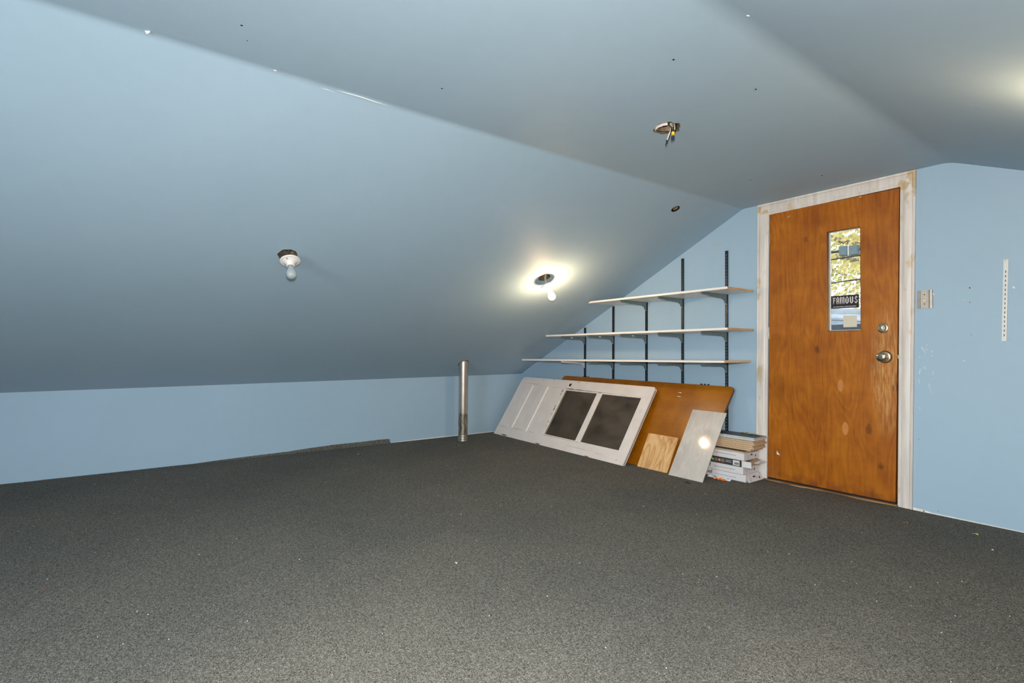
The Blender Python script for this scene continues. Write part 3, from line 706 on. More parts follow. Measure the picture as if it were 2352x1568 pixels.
bm = B(); c = onright(2285, 282); lathe(bm, [(0.006, 0.001), (0.006, -0.001), (0, -0.001)], c, (0, 0, 1), 8); part('nail_mark', bm, M_LEAFG, ceiling, local=True)
def crack(pts, w_, m=M_CHIP):
    bm = B(); P = [on_p(x, y, (RX1, 0, RZ1 - 0.006), V((0.2, 0, -1)).normalized()) for x, y in pts]; n = len(P)
    a = [bm.verts.new(p + UP * (w_ * math.sin(math.pi * (i + 0.15) / (n - 0.7)))) for i, p in enumerate(P)]; b = [bm.verts.new(p - UP * 0.0004 - FW * 0.001) for p in P]
    for i in range(n - 1): bm.faces.new((a[i], a[i + 1], b[i + 1], b[i]))
    part('tape_crack', bm, m, ceiling, 'white crack along the ceiling crease', local=True)
crack([(771, 207.5), (800, 215.5), (830, 224), (860, 234), (905, 247.5)], 0.0040)
crack([(736, 202), (752, 206.5), (768, 212)], 0.0018)
crack([(1003, 283), (1015, 285.5), (1022, 288)], 0.0014)
crack([(1531, 437.8), (1540, 440), (1546, 442.6)], 0.0040)

# ------------------------------------------------------------------ wall marks on the end wall
def wmark(q, pts, m=M_CHIP, name='paint_chip'):
    c = on_y(*q, 0.0); bm = B(); prism(bm, [(c.x + a, 0.0, c.z + b) for a, b in pts], (0, -0.0012, 0)); part(name, bm, m, wall_back, local=True)
def whole(q, r=0.004, ringr=0.0):
    c = on_y(*q, 0.0)
    if ringr: wmark(q, [(ringr * math.cos(i) * random.uniform(0.8, 1.2), ringr * math.sin(i)) for i in [2 * math.pi * k / 9 for k in range(9)]], M_SCUFF, 'filler_ring')
    bm = B(); lathe(bm, [(r, 0.0), (r, 0.002), (0, 0.002)], c, (0, -1, 0), 10); part('screw_hole', bm, M_DARK, wall_back, local=True)
whole((2227.5, 661), 0.0035, 0.006); whole((2227.8, 694), 0.0025, 0.005); whole((2231, 769), 0.0018); whole((2122, 1173), 0.0035, 0.008); whole((2155, 1173.5), 0.002, 0.004); whole((2110, 1008), 0.002)
wmark((2329, 660), [(-0.005, 0.010), (0.008, -0.004), (-0.005, -0.005)])
wmark((2213.5, 828), [(-0.006, -0.002), (0.004, 0.003), (0.008, 0.001), (-0.002, -0.003)])
wmark((2245, 750.5), [(-0.008, 0.0), (0.008, 0.002), (0.006, -0.001), (-0.006, -0.003)], M_SCUFF)
wmark((2213, 688), [(-0.003, 0.001), (0.003, 0.001), (0.0, -0.002)])
wmark((2143.5, 675), [(-0.003, 0.006), (0.004, 0.005), (0.003, -0.006), (-0.002, -0.005)])
wmark((2155, 692), [(-0.006, -0.004), (0.002, 0.006), (0.004, 0.004), (-0.004, -0.010)], M_SCUFF); wmark((2160, 715), [(-0.003, -0.006), (0.003, 0.008), (0.004, 0.002), (0.0, -0.010)], M_SCUFF)
for x0, y0, x1, y1, w_ in ((2116, 796, 2127, 811, 0.0016), (2126, 798, 2130, 805, 0.001), (2112, 858, 2114, 846, 0.002), (2119, 846, 2122, 842, 0.001), (2124, 842, 2127, 848, 0.0016), (2141, 806, 2142, 809, 0.003), (2139, 818, 2141, 815, 0.0016), (2110, 819, 2114, 820, 0.0016), (2129, 793, 2131, 790, 0.001), (2143, 860, 2145, 850, 0.001), (2110, 870, 2112, 880, 0.001), (2133, 880, 2140, 905, 0.0008), (2112, 935, 2114, 942, 0.001)):
    a, b = on_y(x0, y0), on_y(x1, y1); d = (b - a).normalized(); s = V((-d.z, 0, d.x)) * w_
    bm = B(); prism(bm, [a + s, b + s * 0.4, b - s * 0.4, a - s], (0, -0.0008, 0)); part('scratch', bm, M_CHIP, wall_back, local=True)
wmark((1646, 561), [(-0.06, -0.006), (-0.02, 0.004), (0.05, 0.005), (0.06, 0.0), (0.0, -0.004)], simple('tan_smear', srgb(178, 172, 158), 0.7), 'smear')
wmark((1635, 604.5), [(-0.008, 0.003), (0.006, 0.006), (0.008, -0.004), (-0.004, -0.006)], simple('tan_smear', srgb(164, 178, 178), 0.7), 'smear')
# exposed foot of the wall, right of the door
bm = B(); prism(bm, [(4.045, 0, 0.0), (4.045, 0, 0.016), (4.10, 0, 0.014), (4.14, 0, 0.006), (4.30, 0, 0.005), (4.9, 0, 0.002), (4.9, 0, 0.0)], (0, -0.002, 0)); part('bare_foot', bm, M_CHIP, wall_back, 'unpainted strip at the wall foot', local=True)
bm = B(); prism(bm, [(0, -1.72, 0), (0, -1.72, 0.003), (0, -1.4, 0.008), (0, -1.1, 0.009), (0, -0.95, 0.006), (0, -0.5, 0.007), (0, -0.3, 0.003), (0, -0.3, 0)], (0.002, 0, 0)); part('bare_foot', bm, M_CHIP, wall_left, 'unpainted strip at the wall foot', local=True)

# ------------------------------------------------------------------ slotted strips, brackets
def slotted(bm, x, z0, z1, w_, dep, pitch=0.0254, first=0.06, sw=0.005, sh=0.011, y0=0.0, lean=0.0):
    """U-shaped strip with real slots; x,w across, y depth towards the room"""
    zs = []; z = z1 - first
    while z - sh > z0 + 0.02: zs.append((z - sh, z)); z -= pitch
    zl = sorted({z0, z1} | {v for s in zs for v in s}); xl = [x - w_ / 2, x - sw / 2, x + sw / 2, x + w_ / 2]
    f = lambda a, b, yy: (a + lean * (b - z0), yy, b)
    slots = {round(a, 5) for a, _ in zs}
    cache = {}
    def vt(a, b):
        k = (round(a, 5), round(b, 5))
        if k not in cache: cache[k] = bm.verts.new(f(a, b, y0 - dep))
        return cache[k]
    for i in range(3):
        for j in range(len(zl) - 1):
            if i == 1 and round(zl[j], 5) in slots: continue
            bm.faces.new((vt(xl[i], zl[j]), vt(xl[i + 1], zl[j]), vt(xl[i + 1], zl[j + 1]), vt(xl[i], zl[j + 1])))
    for a, t_ in ((xl[0], 0.0012), (xl[3], -0.0012)):
        p = [f(a, z0, y0 - dep), f(a, z1, y0 - dep), f(a, z1, y0), f(a, z0, y0)]
        bm.faces.new([bm.verts.new(q) for q in p]); bm.faces.new([bm.verts.new(V(q) + V((t_, 0, 0))) for q in p])
    p = [f(xl[0], z1, y0 - dep), f(xl[3], z1, y0 - dep), f(xl[3], z1, y0), f(xl[0], z1, y0)]; bm.faces.new([bm.verts.new(q) for q in p])
    p = [f(xl[0], z0, y0 - dep), f(xl[3], z0, y0 - dep), f(xl[3], z0, y0), f(xl[0], z0, y0)]; bm.faces.new([bm.verts.new(q) for q in p])
    bmesh.ops.remove_doubles(bm, verts=bm.verts, dist=0.0001)
SH = [  # x0, x1, z at x0, z at x1 (mid thickness)
    (1.575, 3.020, 1.4465, 1.457), (0.925, 3.020, 1.134, 1.151), (0.512, 2.994, 0.872, 0.905)]
TH = 0.0165
def shz(i, x): x0, x1, a, b = SH[i]; return a + (b - a) * (x - x0) / (x1 - x0)
rails = [(1.135, 1.226, 'first', 'nearest the low corner, ending under the slope'), (1.541, 1.430, 'second', 'second from the low corner'), (1.961, 1.440, 'third', 'middle of the five'), (2.362, 1.801, 'fourth', 'second from the door, rising above the top shelf'), (2.786, 1.808, 'fifth', 'nearest the door, with visible slots, above the plank stack')]
for k, (x, z1, _, lab) in enumerate(rails):
    rl = thing('wall_rail', 'black shelf rail, ' + lab, 'shelf rail', (x, 0, 0.25), 'slotted rails behind the shelves')
    bm = B(); slotted(bm, x, 0.25, z1, 0.021, 0.013, first=0.03, sw=0.0062 if k == 4 else 0.005); part('rail_strip', bm, M_BLACKM, rl)
    for i in range(3):
        if i == 0 and k < 2: continue
        zb = shz(i, x) - TH / 2 - 0.0012; white = (i == 2 and k == 0)
        L_ = 0.345 + 0.01 * ((k * 7 + i * 3) % 3)
        pr = [(-0.013, 0), (-L_, 0), (-L_, -0.016), (-0.075, -0.034), (-0.055, -0.040), (-0.040, -0.050), (-0.030, -0.066), (-0.022, -0.074), (-0.013, -0.076)]
        bm = B(); prism(bm, [(x - 0.0045, y, zb + z) for y, z in pr], (0.002, 0, 0)); prism(bm, [(x + 0.0025, y, zb + z) for y, z in pr], (0.002, 0, 0))
        box(bm, (x - 0.0085, -L_, zb - 0.0015), (x + 0.0085, -0.013, zb))
        br = part('shelf_bracket', bm, M_BRACKW if white else M_BRACK, rl, 'white enamelled bracket' if white else None)
        bm = B(); box(bm, (x - 0.0045, -0.0175, zb - 0.078), (x + 0.0045, -0.0128, zb - 0.030), 0.001); part('hook_tab', bm, M_BRACKW, br, 'bright metal tab')
        if i == 1 and k in (0, 1, 2):
            bm = B(); yy = -0.20 + 0.0 * k
            box(bm, (x + 0.0045, yy - 0.02, zb - 0.017), (x + 0.0052, yy + 0.012, zb - 0.009)); part('label_strip', bm, M_SHELF, br, 'small pale label')
for i, (lab) in enumerate(('top and shortest white shelf board on the metal brackets', 'middle white shelf board on the metal brackets', 'lowest and longest white shelf board above the leaning doors')):
    x0, x1, a, b = SH[i]
    sh = thing('shelf_board', lab, 'shelf', ((x0 + x1) / 2, -0.19, (a + b) / 2 - TH / 2), 'white shelf boards')
    bm = B(); h = TH / 2
    bx = x1 - 0.002
    zb_ = b
    yb = -0.0145
    pts = [(x0, a - h), (x1, b - h), (x1, b + h), (x0 + (0.0 if i else 0.0), a + h)]
    if i == 0: pts = [(x0 - 0.018, a - h), (x1, b - h), (x1, b + h), (x0 + 0.014, a + h)]
    prism(bm, [(px_, yb, pz_) for px_, pz_ in pts], (0, -0.3655 - 0.0, 0)); part('shelf_panel', bm, M_SHELF, sh)
    bm = B(); box(bm, (x1 - 0.0002, -0.380, b - h), (x1 + 0.001, yb, b + h)); part('raw_end', bm, M_BIRCH, sh, 'bare tan particle board end')
    bm = B(); prism(bm, [(x0 + (0.014 if i == 0 else 0), -0.3800, a - h + 0.0005), (x1, -0.3800, b - h + 0.0005), (x1, -0.3800, b + h - 0.0005), (x0 + (0.014 if i == 0 else 0), -0.3800, a + h - 0.0005)], (0, -0.0008, 0)); part('edge_band', bm, M_SHELF, sh)

# short white slotted strip on the wall right of the door
b0, b1 = on_y(2307, 783), on_y(2311.5, 596)
ws = thing('slotted_strip', 'short white slotted metal strip screwed to blue wall right of the switch', 'shelf rail', (b0.x, 0, b0.z))
bm = B(); slotted(bm, b0.x, b0.z, b1.z, 0.0205, 0.008, pitch=0.0254, first=0.062, sw=0.0045, sh=0.0125, lean=(b1.x - b0.x) / (b1.z - b0.z)); part('strip_body', bm, M_BRACKW, ws)
for zz_, m_ in ((b1.z - 0.008, M_BRASS), (b0.z + 0.145, M_STEEL), (b0.z + 0.02, M_STEEL)):
    bm = B(); lathe(bm, [(0.004, 0.0), (0.0035, 0.002), (0, 0.0026)], (b0.x + 0.024 * (zz_ - b0.z), -0.008, zz_), (0, -1, 0), 12); part('screw', bm, m_, ws, smooth=True)
bm = B(); prism(bm, [(b0.x - 0.006, -0.0012, b0.z + 0.01), (b0.x + 0.006, -0.0012, b0.z + 0.01), (b1.x + 0.006, -0.0012, b1.z - 0.02), (b1.x - 0.006, -0.0012, b1.z - 0.02)], (0, 0.001, 0)); part('shadow_gap', bm, M_SLATBROWN, ws, 'brown sheet standing in for the shade behind the slots')  # shade inside the slots put in as a brown sheet

# light switch plate, bent metal
q0, q1 = on_y(2106.3, 709), on_y(2143.0, 665.5)
x0, x1, z0, z1 = 4.074, 4.153, 1.256, 1.367
swt = thing('light_switch', 'bent brushed-metal switch plate beside the right door casing', 'light switch', ((x0 + x1) / 2, 0, z0))
pr = [(0.0, 0.0), (0.0, 0.006), (0.016, 0.008), (0.018, 0.005), (0.056, 0.005), (0.059, 0.012), (0.063, 0.0125), (0.066, 0.008), (0.076, 0.007), (0.079, 0.0035), (0.079, 0.0)]
bm = B(); prism(bm, [(x0 + a, -b, z0) for a, b in pr], (0, 0, z1 - z0)); part('switch_plate', bm, simple('dull_plate_steel', srgb(180, 172, 164), 0.55, 0.7, 0.08, 40), swt)
cx, cz = x0 + 0.037, (z0 + z1) / 2
bm = B(); box(bm, (cx - 0.005, -0.007, cz - 0.012), (cx + 0.005, -0.005, cz + 0.012)); prism(bm, [(cx - 0.0035, -0.006, cz - 0.004), (cx - 0.0035, -0.006, cz + 0.006), (cx - 0.0035, -0.018, cz + 0.011), (cx - 0.0035, -0.018, cz + 0.006)], (0.007, 0, 0))
part('toggle', bm, simple('ivory_plastic', srgb(214, 208, 176), 0.4), swt, 'ivory toggle')
for dz in (-0.029, 0.029):
    bm = B(); lathe(bm, [(0.0032, 0.0), (0.003, 0.0015), (0, 0.002)], (cx, -0.005, cz + dz), (0, -1, 0), 12); part('screw', bm, M_BLACKM, swt, smooth=True)

# ------------------------------------------------------------------ leaning things
def lean_frame(Bp, Ep, th_deg):
    Bp, Ep = V(Bp), V(Ep); u = (Ep - Bp).normalized(); h = V((-u.y, u.x, 0)); v = h * math.cos(math.radians(th_deg)) + V((0, 0, 1)) * math.sin(math.radians(th_deg)); n_ = u.cross(v)
    m = Matrix.Identity(4)
    for i in range(3): m[i][0] = u[i]; m[i][1] = v[i]; m[i][2] = n_[i]; m[i][3] = Bp[i]
    return m, (Ep - Bp).length
# brown slab (front face local z=0, body behind)
m, L_ = lean_frame((0.80, -0.410, 0.002), (2.872, -0.440, 0.002), 60.7)
pn = thing('leaning_slab', 'brown veneered slab with rounded corners leaning under the shelf rails', 'wood panel', None, mat=m)
def rrect(u0, v0, u1, v1, r, n=6, corners=(1, 1, 1, 1)):
    out = []
    for ci, (cx_, cy_, a0) in enumerate(((u1 - r, v0 + r, -90), (u1 - r, v1 - r, 0), (u0 + r, v1 - r, 90), (u0 + r, v0 + r, 180))):
        if corners[ci]:
            for k in range(n + 1):
                a = math.radians(a0 + 90 * k / n); out.append((cx_ + r * math.cos(a), cy_ + r * math.sin(a)))
        else: out.append(((u1, v0), (u1, v1), (u0, v1), (u0, v0))[ci])
    return out
TP = 0.024
SKW = lambda a, b: a - (0.070 * (0.8 - b) / 0.8 if a > 1.5 else 0)
bm = B(); fs = prism(bm, [(SKW(a, b), b, -TP) for a, b in rrect(0, 0, L_, 0.798, 0.032)], (0, 0, TP))
es = [e for e in bm.edges if abs(e.verts[0].co.z - e.verts[1].co.z) < 1e-6 and e.verts[0].co.z > -0.001]
bmesh.ops.bevel(bm, geom=es, offset=0.004, segments=2, affect='EDGES')
part('slab_board', bm, M_PANEL, pn, local=True, smooth=True, autos=30)
bm = B(); n = 1
o = rrect(-0.001, -0.0005, L_ + 0.0012, 0.7992, 0.033); 
prism(bm, [(SKW(a, b), b, -TP + 0.003) for a, b in o], (0, 0, TP - 0.008)); part('edge_band', bm, simple('worn_edge', srgb(92, 62, 38), 0.4), pn, 'dark metal-worn edge', local=True)
for u0 in (0.30, 1.745):
    for k in range(3):
        bm = B(); uu = u0 + 0.034 * k
        prism(bm, [(uu, 0.792, -0.020), (uu + 0.019, 0.792, -0.020), (uu + 0.019, 0.812, -0.020), (uu + 0.015, 0.816, -0.020), (uu + 0.003, 0.816, -0.020)], (0, 0, 0.006)); part('hook', bm, M_BLACKM, pn, 'black metal hook tooth', local=True)
for u0, v0 in ((1.585, 0.708), (1.588, 0.672)):
    bm = B(); prism(bm, [(u0 - 0.02, v0, 0), (u0 + 0.02, v0 - 0.003, 0), (u0 + 0.018, v0 + 0.003, 0), (u0 - 0.01, v0 + 0.004, 0)], (0, 0, 0.0006)); part('tape_scrap', bm, M_CHIP, pn, 'pale tape mark', local=True)

# old white door on its side
m, L_ = lean_frame((0.110, -0.487, 0.004), (2.157, -0.560, 0.004), 57.0)
wd = thing('old_door', 'old white painted door with two dusty panes, lying on its long edge against the brown slab', 'door', None, mat=m)
T = 0.032; H = 0.778
def bx(u0, v0, u1, v1, zt_=0.0, zb_=-T, bev=0.0015):
    bm = B(); box(bm, (u0, v0, zb_), (u1, v1, zt_), bev); return bm
# upper stile with clipped corners and knob hole
bm = B()
pts = [(0.0, 0.684), (L_, 0.668), (L_, H - 0.022)] + [(L_ - 0.022 + 0.022 * math.cos(a), H - 0.022 + 0.022 * math.sin(a)) for a in (0.5, 1.0)] + [(L_ - 0.022, H), (0.05, H), (0.02, H - 0.012), (0.006, H - 0.045)]
prism(bm, [(a, b, -T) for a, b in pts], (0, 0, T))
st_top = part('stile', bm, M_OLDWHITE, wd, local=True)
pts = [(0, 0.0), (L_, 0.0), (L_, 0.118), (0, 0.108)]
bm = B(); prism(bm, [(a, b, -T) for a, b in pts], (0, 0, T)); part('stile', bm, M_OLDWHITE, wd, local=True)
part('rail', bx(0.0, 0.109, 0.272, 0.684, -0.0015), M_OLDWHITE, wd, local=True)
part('rail', bx(0.722, 0.112, 0.856, 0.680, -0.0015), M_OLDWHITE, wd, local=True)
part('rail', bx(1.942, 0.118, L_, 0.668, 0.0), M_OLDWHITE, wd, local=True)
part('panel', bx(0.272, 0.110, 0.452, 0.684, -0.006), M_OLDWHITE, wd, local=True)
part('panel', bx(0.454, 0.110, 0.552, 0.684, -0.005), M_OLDWHITE, wd, local=True)
part('panel', bx(0.552, 0.110, 0.722, 0.683, -0.006), M_OLDWHITE, wd, local=True)
for u0 in (0.272, 0.550):
    bm = B(); prism(bm, [(u0 - 0.004, 0.112, -0.006), (u0 + 0.014, 0.112, -0.006), (u0 + 0.004, 0.112, 0.003), (u0 - 0.001, 0.112, 0.003)], (0, 0.568, 0)); part('moulding', bm, M_RIDGE, wd, 'bright raised moulding', local=True)
part('muntin', bx(1.364, 0.120, 1.412, 0.664, -0.002), M_OLDWHITE, wd, local=True)
for u0, u1 in ((0.856, 1.364), (1.412, 1.942)):
    pane = part('glass_pane', bx(u0 - 0.003, 0.112, u1 + 0.003, 0.676, -0.017, -0.020, 0), M_DUSTY, wd, 'dusty glass pane', local=True)
    bm = B()
    for (a, b, c, d) in ((u0, 0.118, u1, 0.128), (u0, 0.658, u1, 0.670), (u0, 0.128, u0 + 0.010, 0.658), (u1 - 0.008, 0.128, u1, 0.658)):
        box(bm, (a, b, -0.017), (c, d, -0.004), 0.001)
    part('glazing_bead', bm, M_RIDGE, wd, local=True)
bm = B(); box(bm, (0.8585, 0.13, -0.0165), (0.872, 0.655, -0.010)); box(bm, (0.874, 0.13, -0.0165), (0.879, 0.655, -0.013)); part('bare_bead', bm, simple('grey_bead', srgb(140, 134, 124), 0.6), wd, 'grey stepped bead', local=True)
bm = B(); lathe(bm, [(0.0180, 0.0010), (0.028, 0.0035), (0.029, 0.0004), (0.018, 0.0004)], (0.912, 0.722, 0), (0, 0, 1), 28); hole = part('knob_rose', bm, M_RIDGE, st_top, 'pale ring where the knob was', local=True)
bm = B(); lathe(bm, [(0.0185, 0.0011), (0.0, 0.0011)], (0.912, 0.722, 0), (0, 0, 1), 24); part('knob_hole', bm, M_DARK, st_top, 'dark knob hole', local=True)
random.seed(3)
def flake(u0, v0, w_, h_, parent=wd, m_=M_CHIPWOOD):
    bm = B(); k = 7; pts = [(u0 + w_ * 1.5 * math.cos(2 * math.pi * i / k) * random.uniform(0.5, 1), v0 + h_ * 1.5 * math.sin(2 * math.pi * i / k) * random.uniform(0.5, 1), 0.0004) for i in range(k)]
    prism(bm, pts, (0, 0, 0.0005)); part('paint_flake', bm, m_, parent, local=True)
for a in ((0.835, 0.645, 0.007, 0.018), (0.832, 0.60, 0.004, 0.012), (0.838, 0.45, 0.005, 0.012), (0.842, 0.42, 0.007, 0.016), (0.84, 0.36, 0.003, 0.010), (0.846, 0.27, 0.004, 0.012), (0.85, 0.22, 0.003, 0.012),
          (0.60, 0.768, 0.014, 0.002), (1.02, 0.762, 0.015, 0.002), (1.15, 0.758, 0.008, 0.002), (0.42, 0.752, 0.02, 0.0015), (0.26, 0.694, 0.09, 0.0010), (0.95, 0.678, 0.05, 0.003), (1.08, 0.674, 0.05, 0.0025), (1.2, 0.671, 0.03, 0.001), (0.12, 0.107, 0.1, 0.001), (0.40, 0.113, 0.12, 0.0008), (0.66, 0.114, 0.06, 0.0008), (0.29, 0.675, 0.005, 0.004), (1.60, 0.003, 0.03, 0.004), (1.45, 0.06, 0.15, 0.0008), (1.72, 0.052, 0.06, 0.0008), (1.96, 0.035, 0.008, 0.002), (1.25, 0.03, 0.003, 0.003)):
    flake(*a)
flake(0.22, 0.012, 0.05, 0.007); flake(0.85, 0.006, 0.035, 0.006)
bm = B()
tube(bm, [(1.975, 0.52, 0.0003), (1.985, 0.545, 0.0005), (1.995, 0.52, 0.0003), (2.0, 0.55, 0.0004), (2.01, 0.52, 0.0003), (1.98, 0.505, 0.0003)], 0.0007, 5); part('pencil_mark', bm, M_GREYINK, wd, local=True)
# groove on the right end
part('end_groove', bx(L_ - 0.0005, 0.01, L_ + 0.0006, H - 0.03, -0.012, -0.022, 0), simple('grey_groove', srgb(130, 124, 118), 0.7), wd, local=True)

# square of pale plywood
m, L_ = lean_frame((2.235, -0.462, 0.002), (2.545, -0.462, 0.002), 60.4)
o = thing('plywood_square', 'small square of pale yellow plywood with curly grain, leaning beside the stone tile', 'wood panel', None, mat=m)
bm = B(); fs = prism(bm, [(a, b, -0.009) for a, b in rrect(0, 0, 0.304, 0.308, 0.008)], (0, 0, 0.009)); part('plywood_sheet', bm, M_PINE, o, local=True)
# dark grain lines, curly
bm = B(); P = spline([(0.235, 0.0, 0.0002), (0.215, 0.05, 0.0002), (0.228, 0.10, 0.0002), (0.205, 0.15, 0.0002), (0.222, 0.20, 0.0002), (0.21, 0.25, 0.0002), (0.232, 0.29, 0.0002), (0.25, 0.272, 0.0002), (0.258, 0.25, 0.0002), (0.272, 0.262, 0.0002)])
tube(bm, P, 0.0014, 5); part('grain_streak', bm, simple('dark_grain', srgb(150, 98, 52), 0.6), o, 'dark heartwood streak', local=True)
# tile
m, L_ = lean_frame((2.580, -0.496, 0.002), (2.884, -0.493, 0.002), 56.5)
o = thing('stone_tile', 'tall pale grey marbled floor tile leaning in front of the brown slab', 'tile', None, mat=m)
bm = B(); box(bm, (0, 0, -0.008), (0.304, 0.594, 0.0), 0.0008); part('tile_body', bm, M_TILE, o, local=True)

# ------------------------------------------------------------------ stack of flooring cartons and planks
def carton(z0, z1, x0, x1, y0, y1, label, front, kind):
    t_ = thing('flooring_carton', label, 'box', ((x0 + x1) / 2, (y0 + y1) / 2, z0), 'cartons of flooring')
    bm = B(); box(bm, (x0, y0, z0 + 0.0006), (x1, y1, z1 - 0.0006), 0.0022); part('carton_body', bm, front, t_)
    return t_
BXS = dict(x0=2.46, y0=-0.235, y1=-0.030)
c1 = carton(0.002, 0.056, 2.46, 3.079, -0.236, -0.032, 'bottom white flooring carton on the carpet, end flap flopping open', M_BOXW, 0)
c2 = carton(0.056, 0.112, 2.46, 3.056, -0.234, -0.030, 'second white flooring carton from the bottom of the stack', M_BOXW, 0)
c3 = carton(0.112, 0.163, 2.46, 3.052, -0.234, -0.030, 'flooring carton with dark printed side and opened end flaps', M_BOXW, 0)
c4 = carton(0.163, 0.217, 2.46, 3.066, -0.236, -0.030, 'upper white flooring carton, third white one up, under the loose planks', M_BOXW, 0)
bm = text_bm('Waterproof', 0.040, (2.585, -0.2364, 0.022), (1, 0, 0), (0, 0, 1), 0.0003, sx=0.92, bold=0.0004); xs_ = max(v.co.x for v in bm.verts)
bmesh.ops.translate(bm, verts=bm.verts, vec=(2.802 - xs_, 0, 0)); part('lettering', bm, M_INK, c1)
bm = text_bm('Waterproof', 0.040, (2.585, -0.2344, 0.078), (1, 0, 0), (0, 0, 1), 0.0003, sx=0.92, bold=0.0004); xs_ = max(v.co.x for v in bm.verts)
bmesh.ops.translate(bm, verts=bm.verts, vec=(2.788 - xs_, 0, 0)); part('lettering', bm, M_INK, c2)
for c_, z_, y_, xa, xb in ((c1, 0.024, -0.2364, 2.83, 3.00), (c2, 0.082, -0.2344, 2.815, 2.99), (c4, 0.192, -0.2364, 2.82, 3.00)):
    bm = text_bm('Floating vinyl plank flooring with attached pad', 0.0085, (xa, y_, z_), (1, 0, 0), (0, 0, 1), 0.0002)
    k_ = (xb - xa) / (max(v.co.x for v in bm.verts) - xa)
    for v in bm.verts: v.co.x = xa + (v.co.x - xa) * k_
    part('lettering', bm, M_INK, c_)
def endlabel(c_, z0, z1, xe, y0=-0.215, y1=-0.055, right=V((0, 1, 0)), org=None, up=V((0, 0, 1))):
    """printed table on the end face"""
    if org is None: org = V((xe + 0.0003, y0, z0))
    W_, H_ = (y1 - y0), (z1 - z0); nrm = right.cross(up)
    def q(a0, b0, a1, b1, m_, nm='printed_block'):
        bm = B(); prism(bm, [org + right * (W_ * a0) + up * (H_ * b0), org + right * (W_ * a1) + up * (H_ * b0), org + right * (W_ * a1) + up * (H_ * b1), org + right * (W_ * a0) + up * (H_ * b1)], nrm * 0.0005); part(nm, bm, m_, c_)
    q(0.42, 0.62, 0.60, 0.82, M_INK); q(0.14, 0.58, 0.30, 0.64, M_GREYINK); q(0.16, 0.30, 0.28, 0.38, M_GREYINK); q(0.14, 0.14, 0.28, 0.18, M_GREYINK)
    q(0.42, 0.56, 0.62, 0.575, M_GREYINK); q(0.42, 0.10, 0.425, 0.56, M_GREYINK); q(0.66, 0.16, 0.665, 0.80, M_GREYINK); q(0.66, 0.44, 0.74, 0.50, M_GREYINK)
    q(0.84, 0.22, 0.90, 0.62, M_INK); q(0.92, 0.30, 0.93, 0.62, M_GREYINK)
endlabel(c4, 0.168, 0.212, 3.066); endlabel(c2, 0.062, 0.106, 3.056)
# bottom carton's flap: tilted board with label, hanging outwards
p0 = V((3.081, -0.232, 0.052)); rt = V((0.02, 0.19, 0.012)).normalized(); upv = V((-0.035, 0.0, 0.052)).normalized()
bm = B(); fo = V((3.097, -0.226, 0.003)); A_ = [fo, fo + V((0.012, 0.19, 0.006)), fo + V((-0.020, 0.165, 0.060)), fo + V((-0.024, 0.0, 0.056))]
nn = (A_[1] - A_[0]).cross(A_[3] - A_[0]).normalized()
prism(bm, A_, -nn * 0.0018); part('end_flap', bm, M_BOXW, c1, 'white end flap with printed label')
r_ = (A_[1] - A_[0]).normalized(); u_ = (A_[3] - A_[0]).normalized()
endlabel(c1, 0, 0.050, 0, 0, 0.165, r_, A_[0] + nn * 0.0006 + r_ * 0.004, u_)
# dark printed side of carton 3
bm = B(); box(bm, (2.47, -0.2356, 0.1135), (3.046, -0.2345, 0.1615)); dk = part('printed_side', bm, M_BOXD, c3, 'dark printed side')
def disc(x, z, r, m_, nm, pts=None):
    bm = B(); pts = pts or [(x + r * math.cos(a), -0.2357, z + r * math.sin(a)) for a in [2 * math.pi * i / 18 for i in range(18)]]; prism(bm, pts, (0, -0.0004, 0)); part(nm, bm, m_, dk)
disc(2.805, 0.137, 0.0105, M_LEAFG, 'leaf_icon', [(2.794, -0.2357, 0.148), (2.808, -0.2357, 0.146), (2.816, -0.2357, 0.136), (2.812, -0.2357, 0.127), (2.802, -0.2357, 0.128), (2.795, -0.2357, 0.137)])
disc(2.863, 0.138, 0.0105, M_ORNG, 'round_icon')
for x_, n_, w_ in ((2.822, 4, 0.026), (2.878, 4, 0.028), (2.915, 3, 0.05), (2.775, 3, 0.014)):
    for k in range(n_):
        bm = B(); zz_ = 0.146 - 0.0065 * k; box(bm, (x_, -0.2361, zz_ - 0.0011), (x_ + w_ * (1 - 0.12 * (k % 2)), -0.2357, zz_ + 0.0011)); part('print_line', bm, M_GREYINK if k % 2 else M_BOXW, dk)
bm = B(); box(bm, (2.976, -0.2362, 0.118), (3.030, -0.2357, 0.156)); bc = part('barcode_label', bm, M_BOXW, dk)
bm = B()
xx = 2.987
for k in range(14):
    w_ = random.choice((0.0008, 0.0014, 0.0022)); box(bm, (xx, -0.2366, 0.1245), (xx + w_, -0.2362, 0.142)); xx += w_ + 0.0012
for v in bm.verts: pass
part('barcode', bm, M_INK, dk)
# open flaps of carton 3: front white tab, inner dark, tan bottom flap sloping out
bm = B(); prism(bm, [(3.0535, -0.233, 0.114), (3.118, -0.226, 0.112), (3.116, -0.226, 0.158), (3.0535, -0.233, 0.160)], (0, 0.0016, 0)); part('side_flap', bm, M_BOXW, c3, 'white side flap folded out')
bm = B(); box(bm, (3.0522, -0.225, 0.120), (3.0535, -0.04, 0.156)); part('open_end', bm, M_SLATE, c3, 'dark planks inside the open end')
bm = B(); prism(bm, [(3.053, -0.220, 0.136), (3.100, -0.215, 0.130), (3.132, -0.050, 0.144), (3.053, -0.040, 0.158)], (0, 0, 0.0016)); part('end_flap', bm, M_CARD, c3, 'tan inner flap sloping out')
bm = B(); prism(bm, [(3.096, -0.150, 0.1405), (3.122, -0.140, 0.1375), (3.138, -0.052, 0.146), (3.100, -0.050, 0.155)], (0, 0, 0.0016)); part('end_flap', bm, M_BOXW, c3, 'white flap corner')
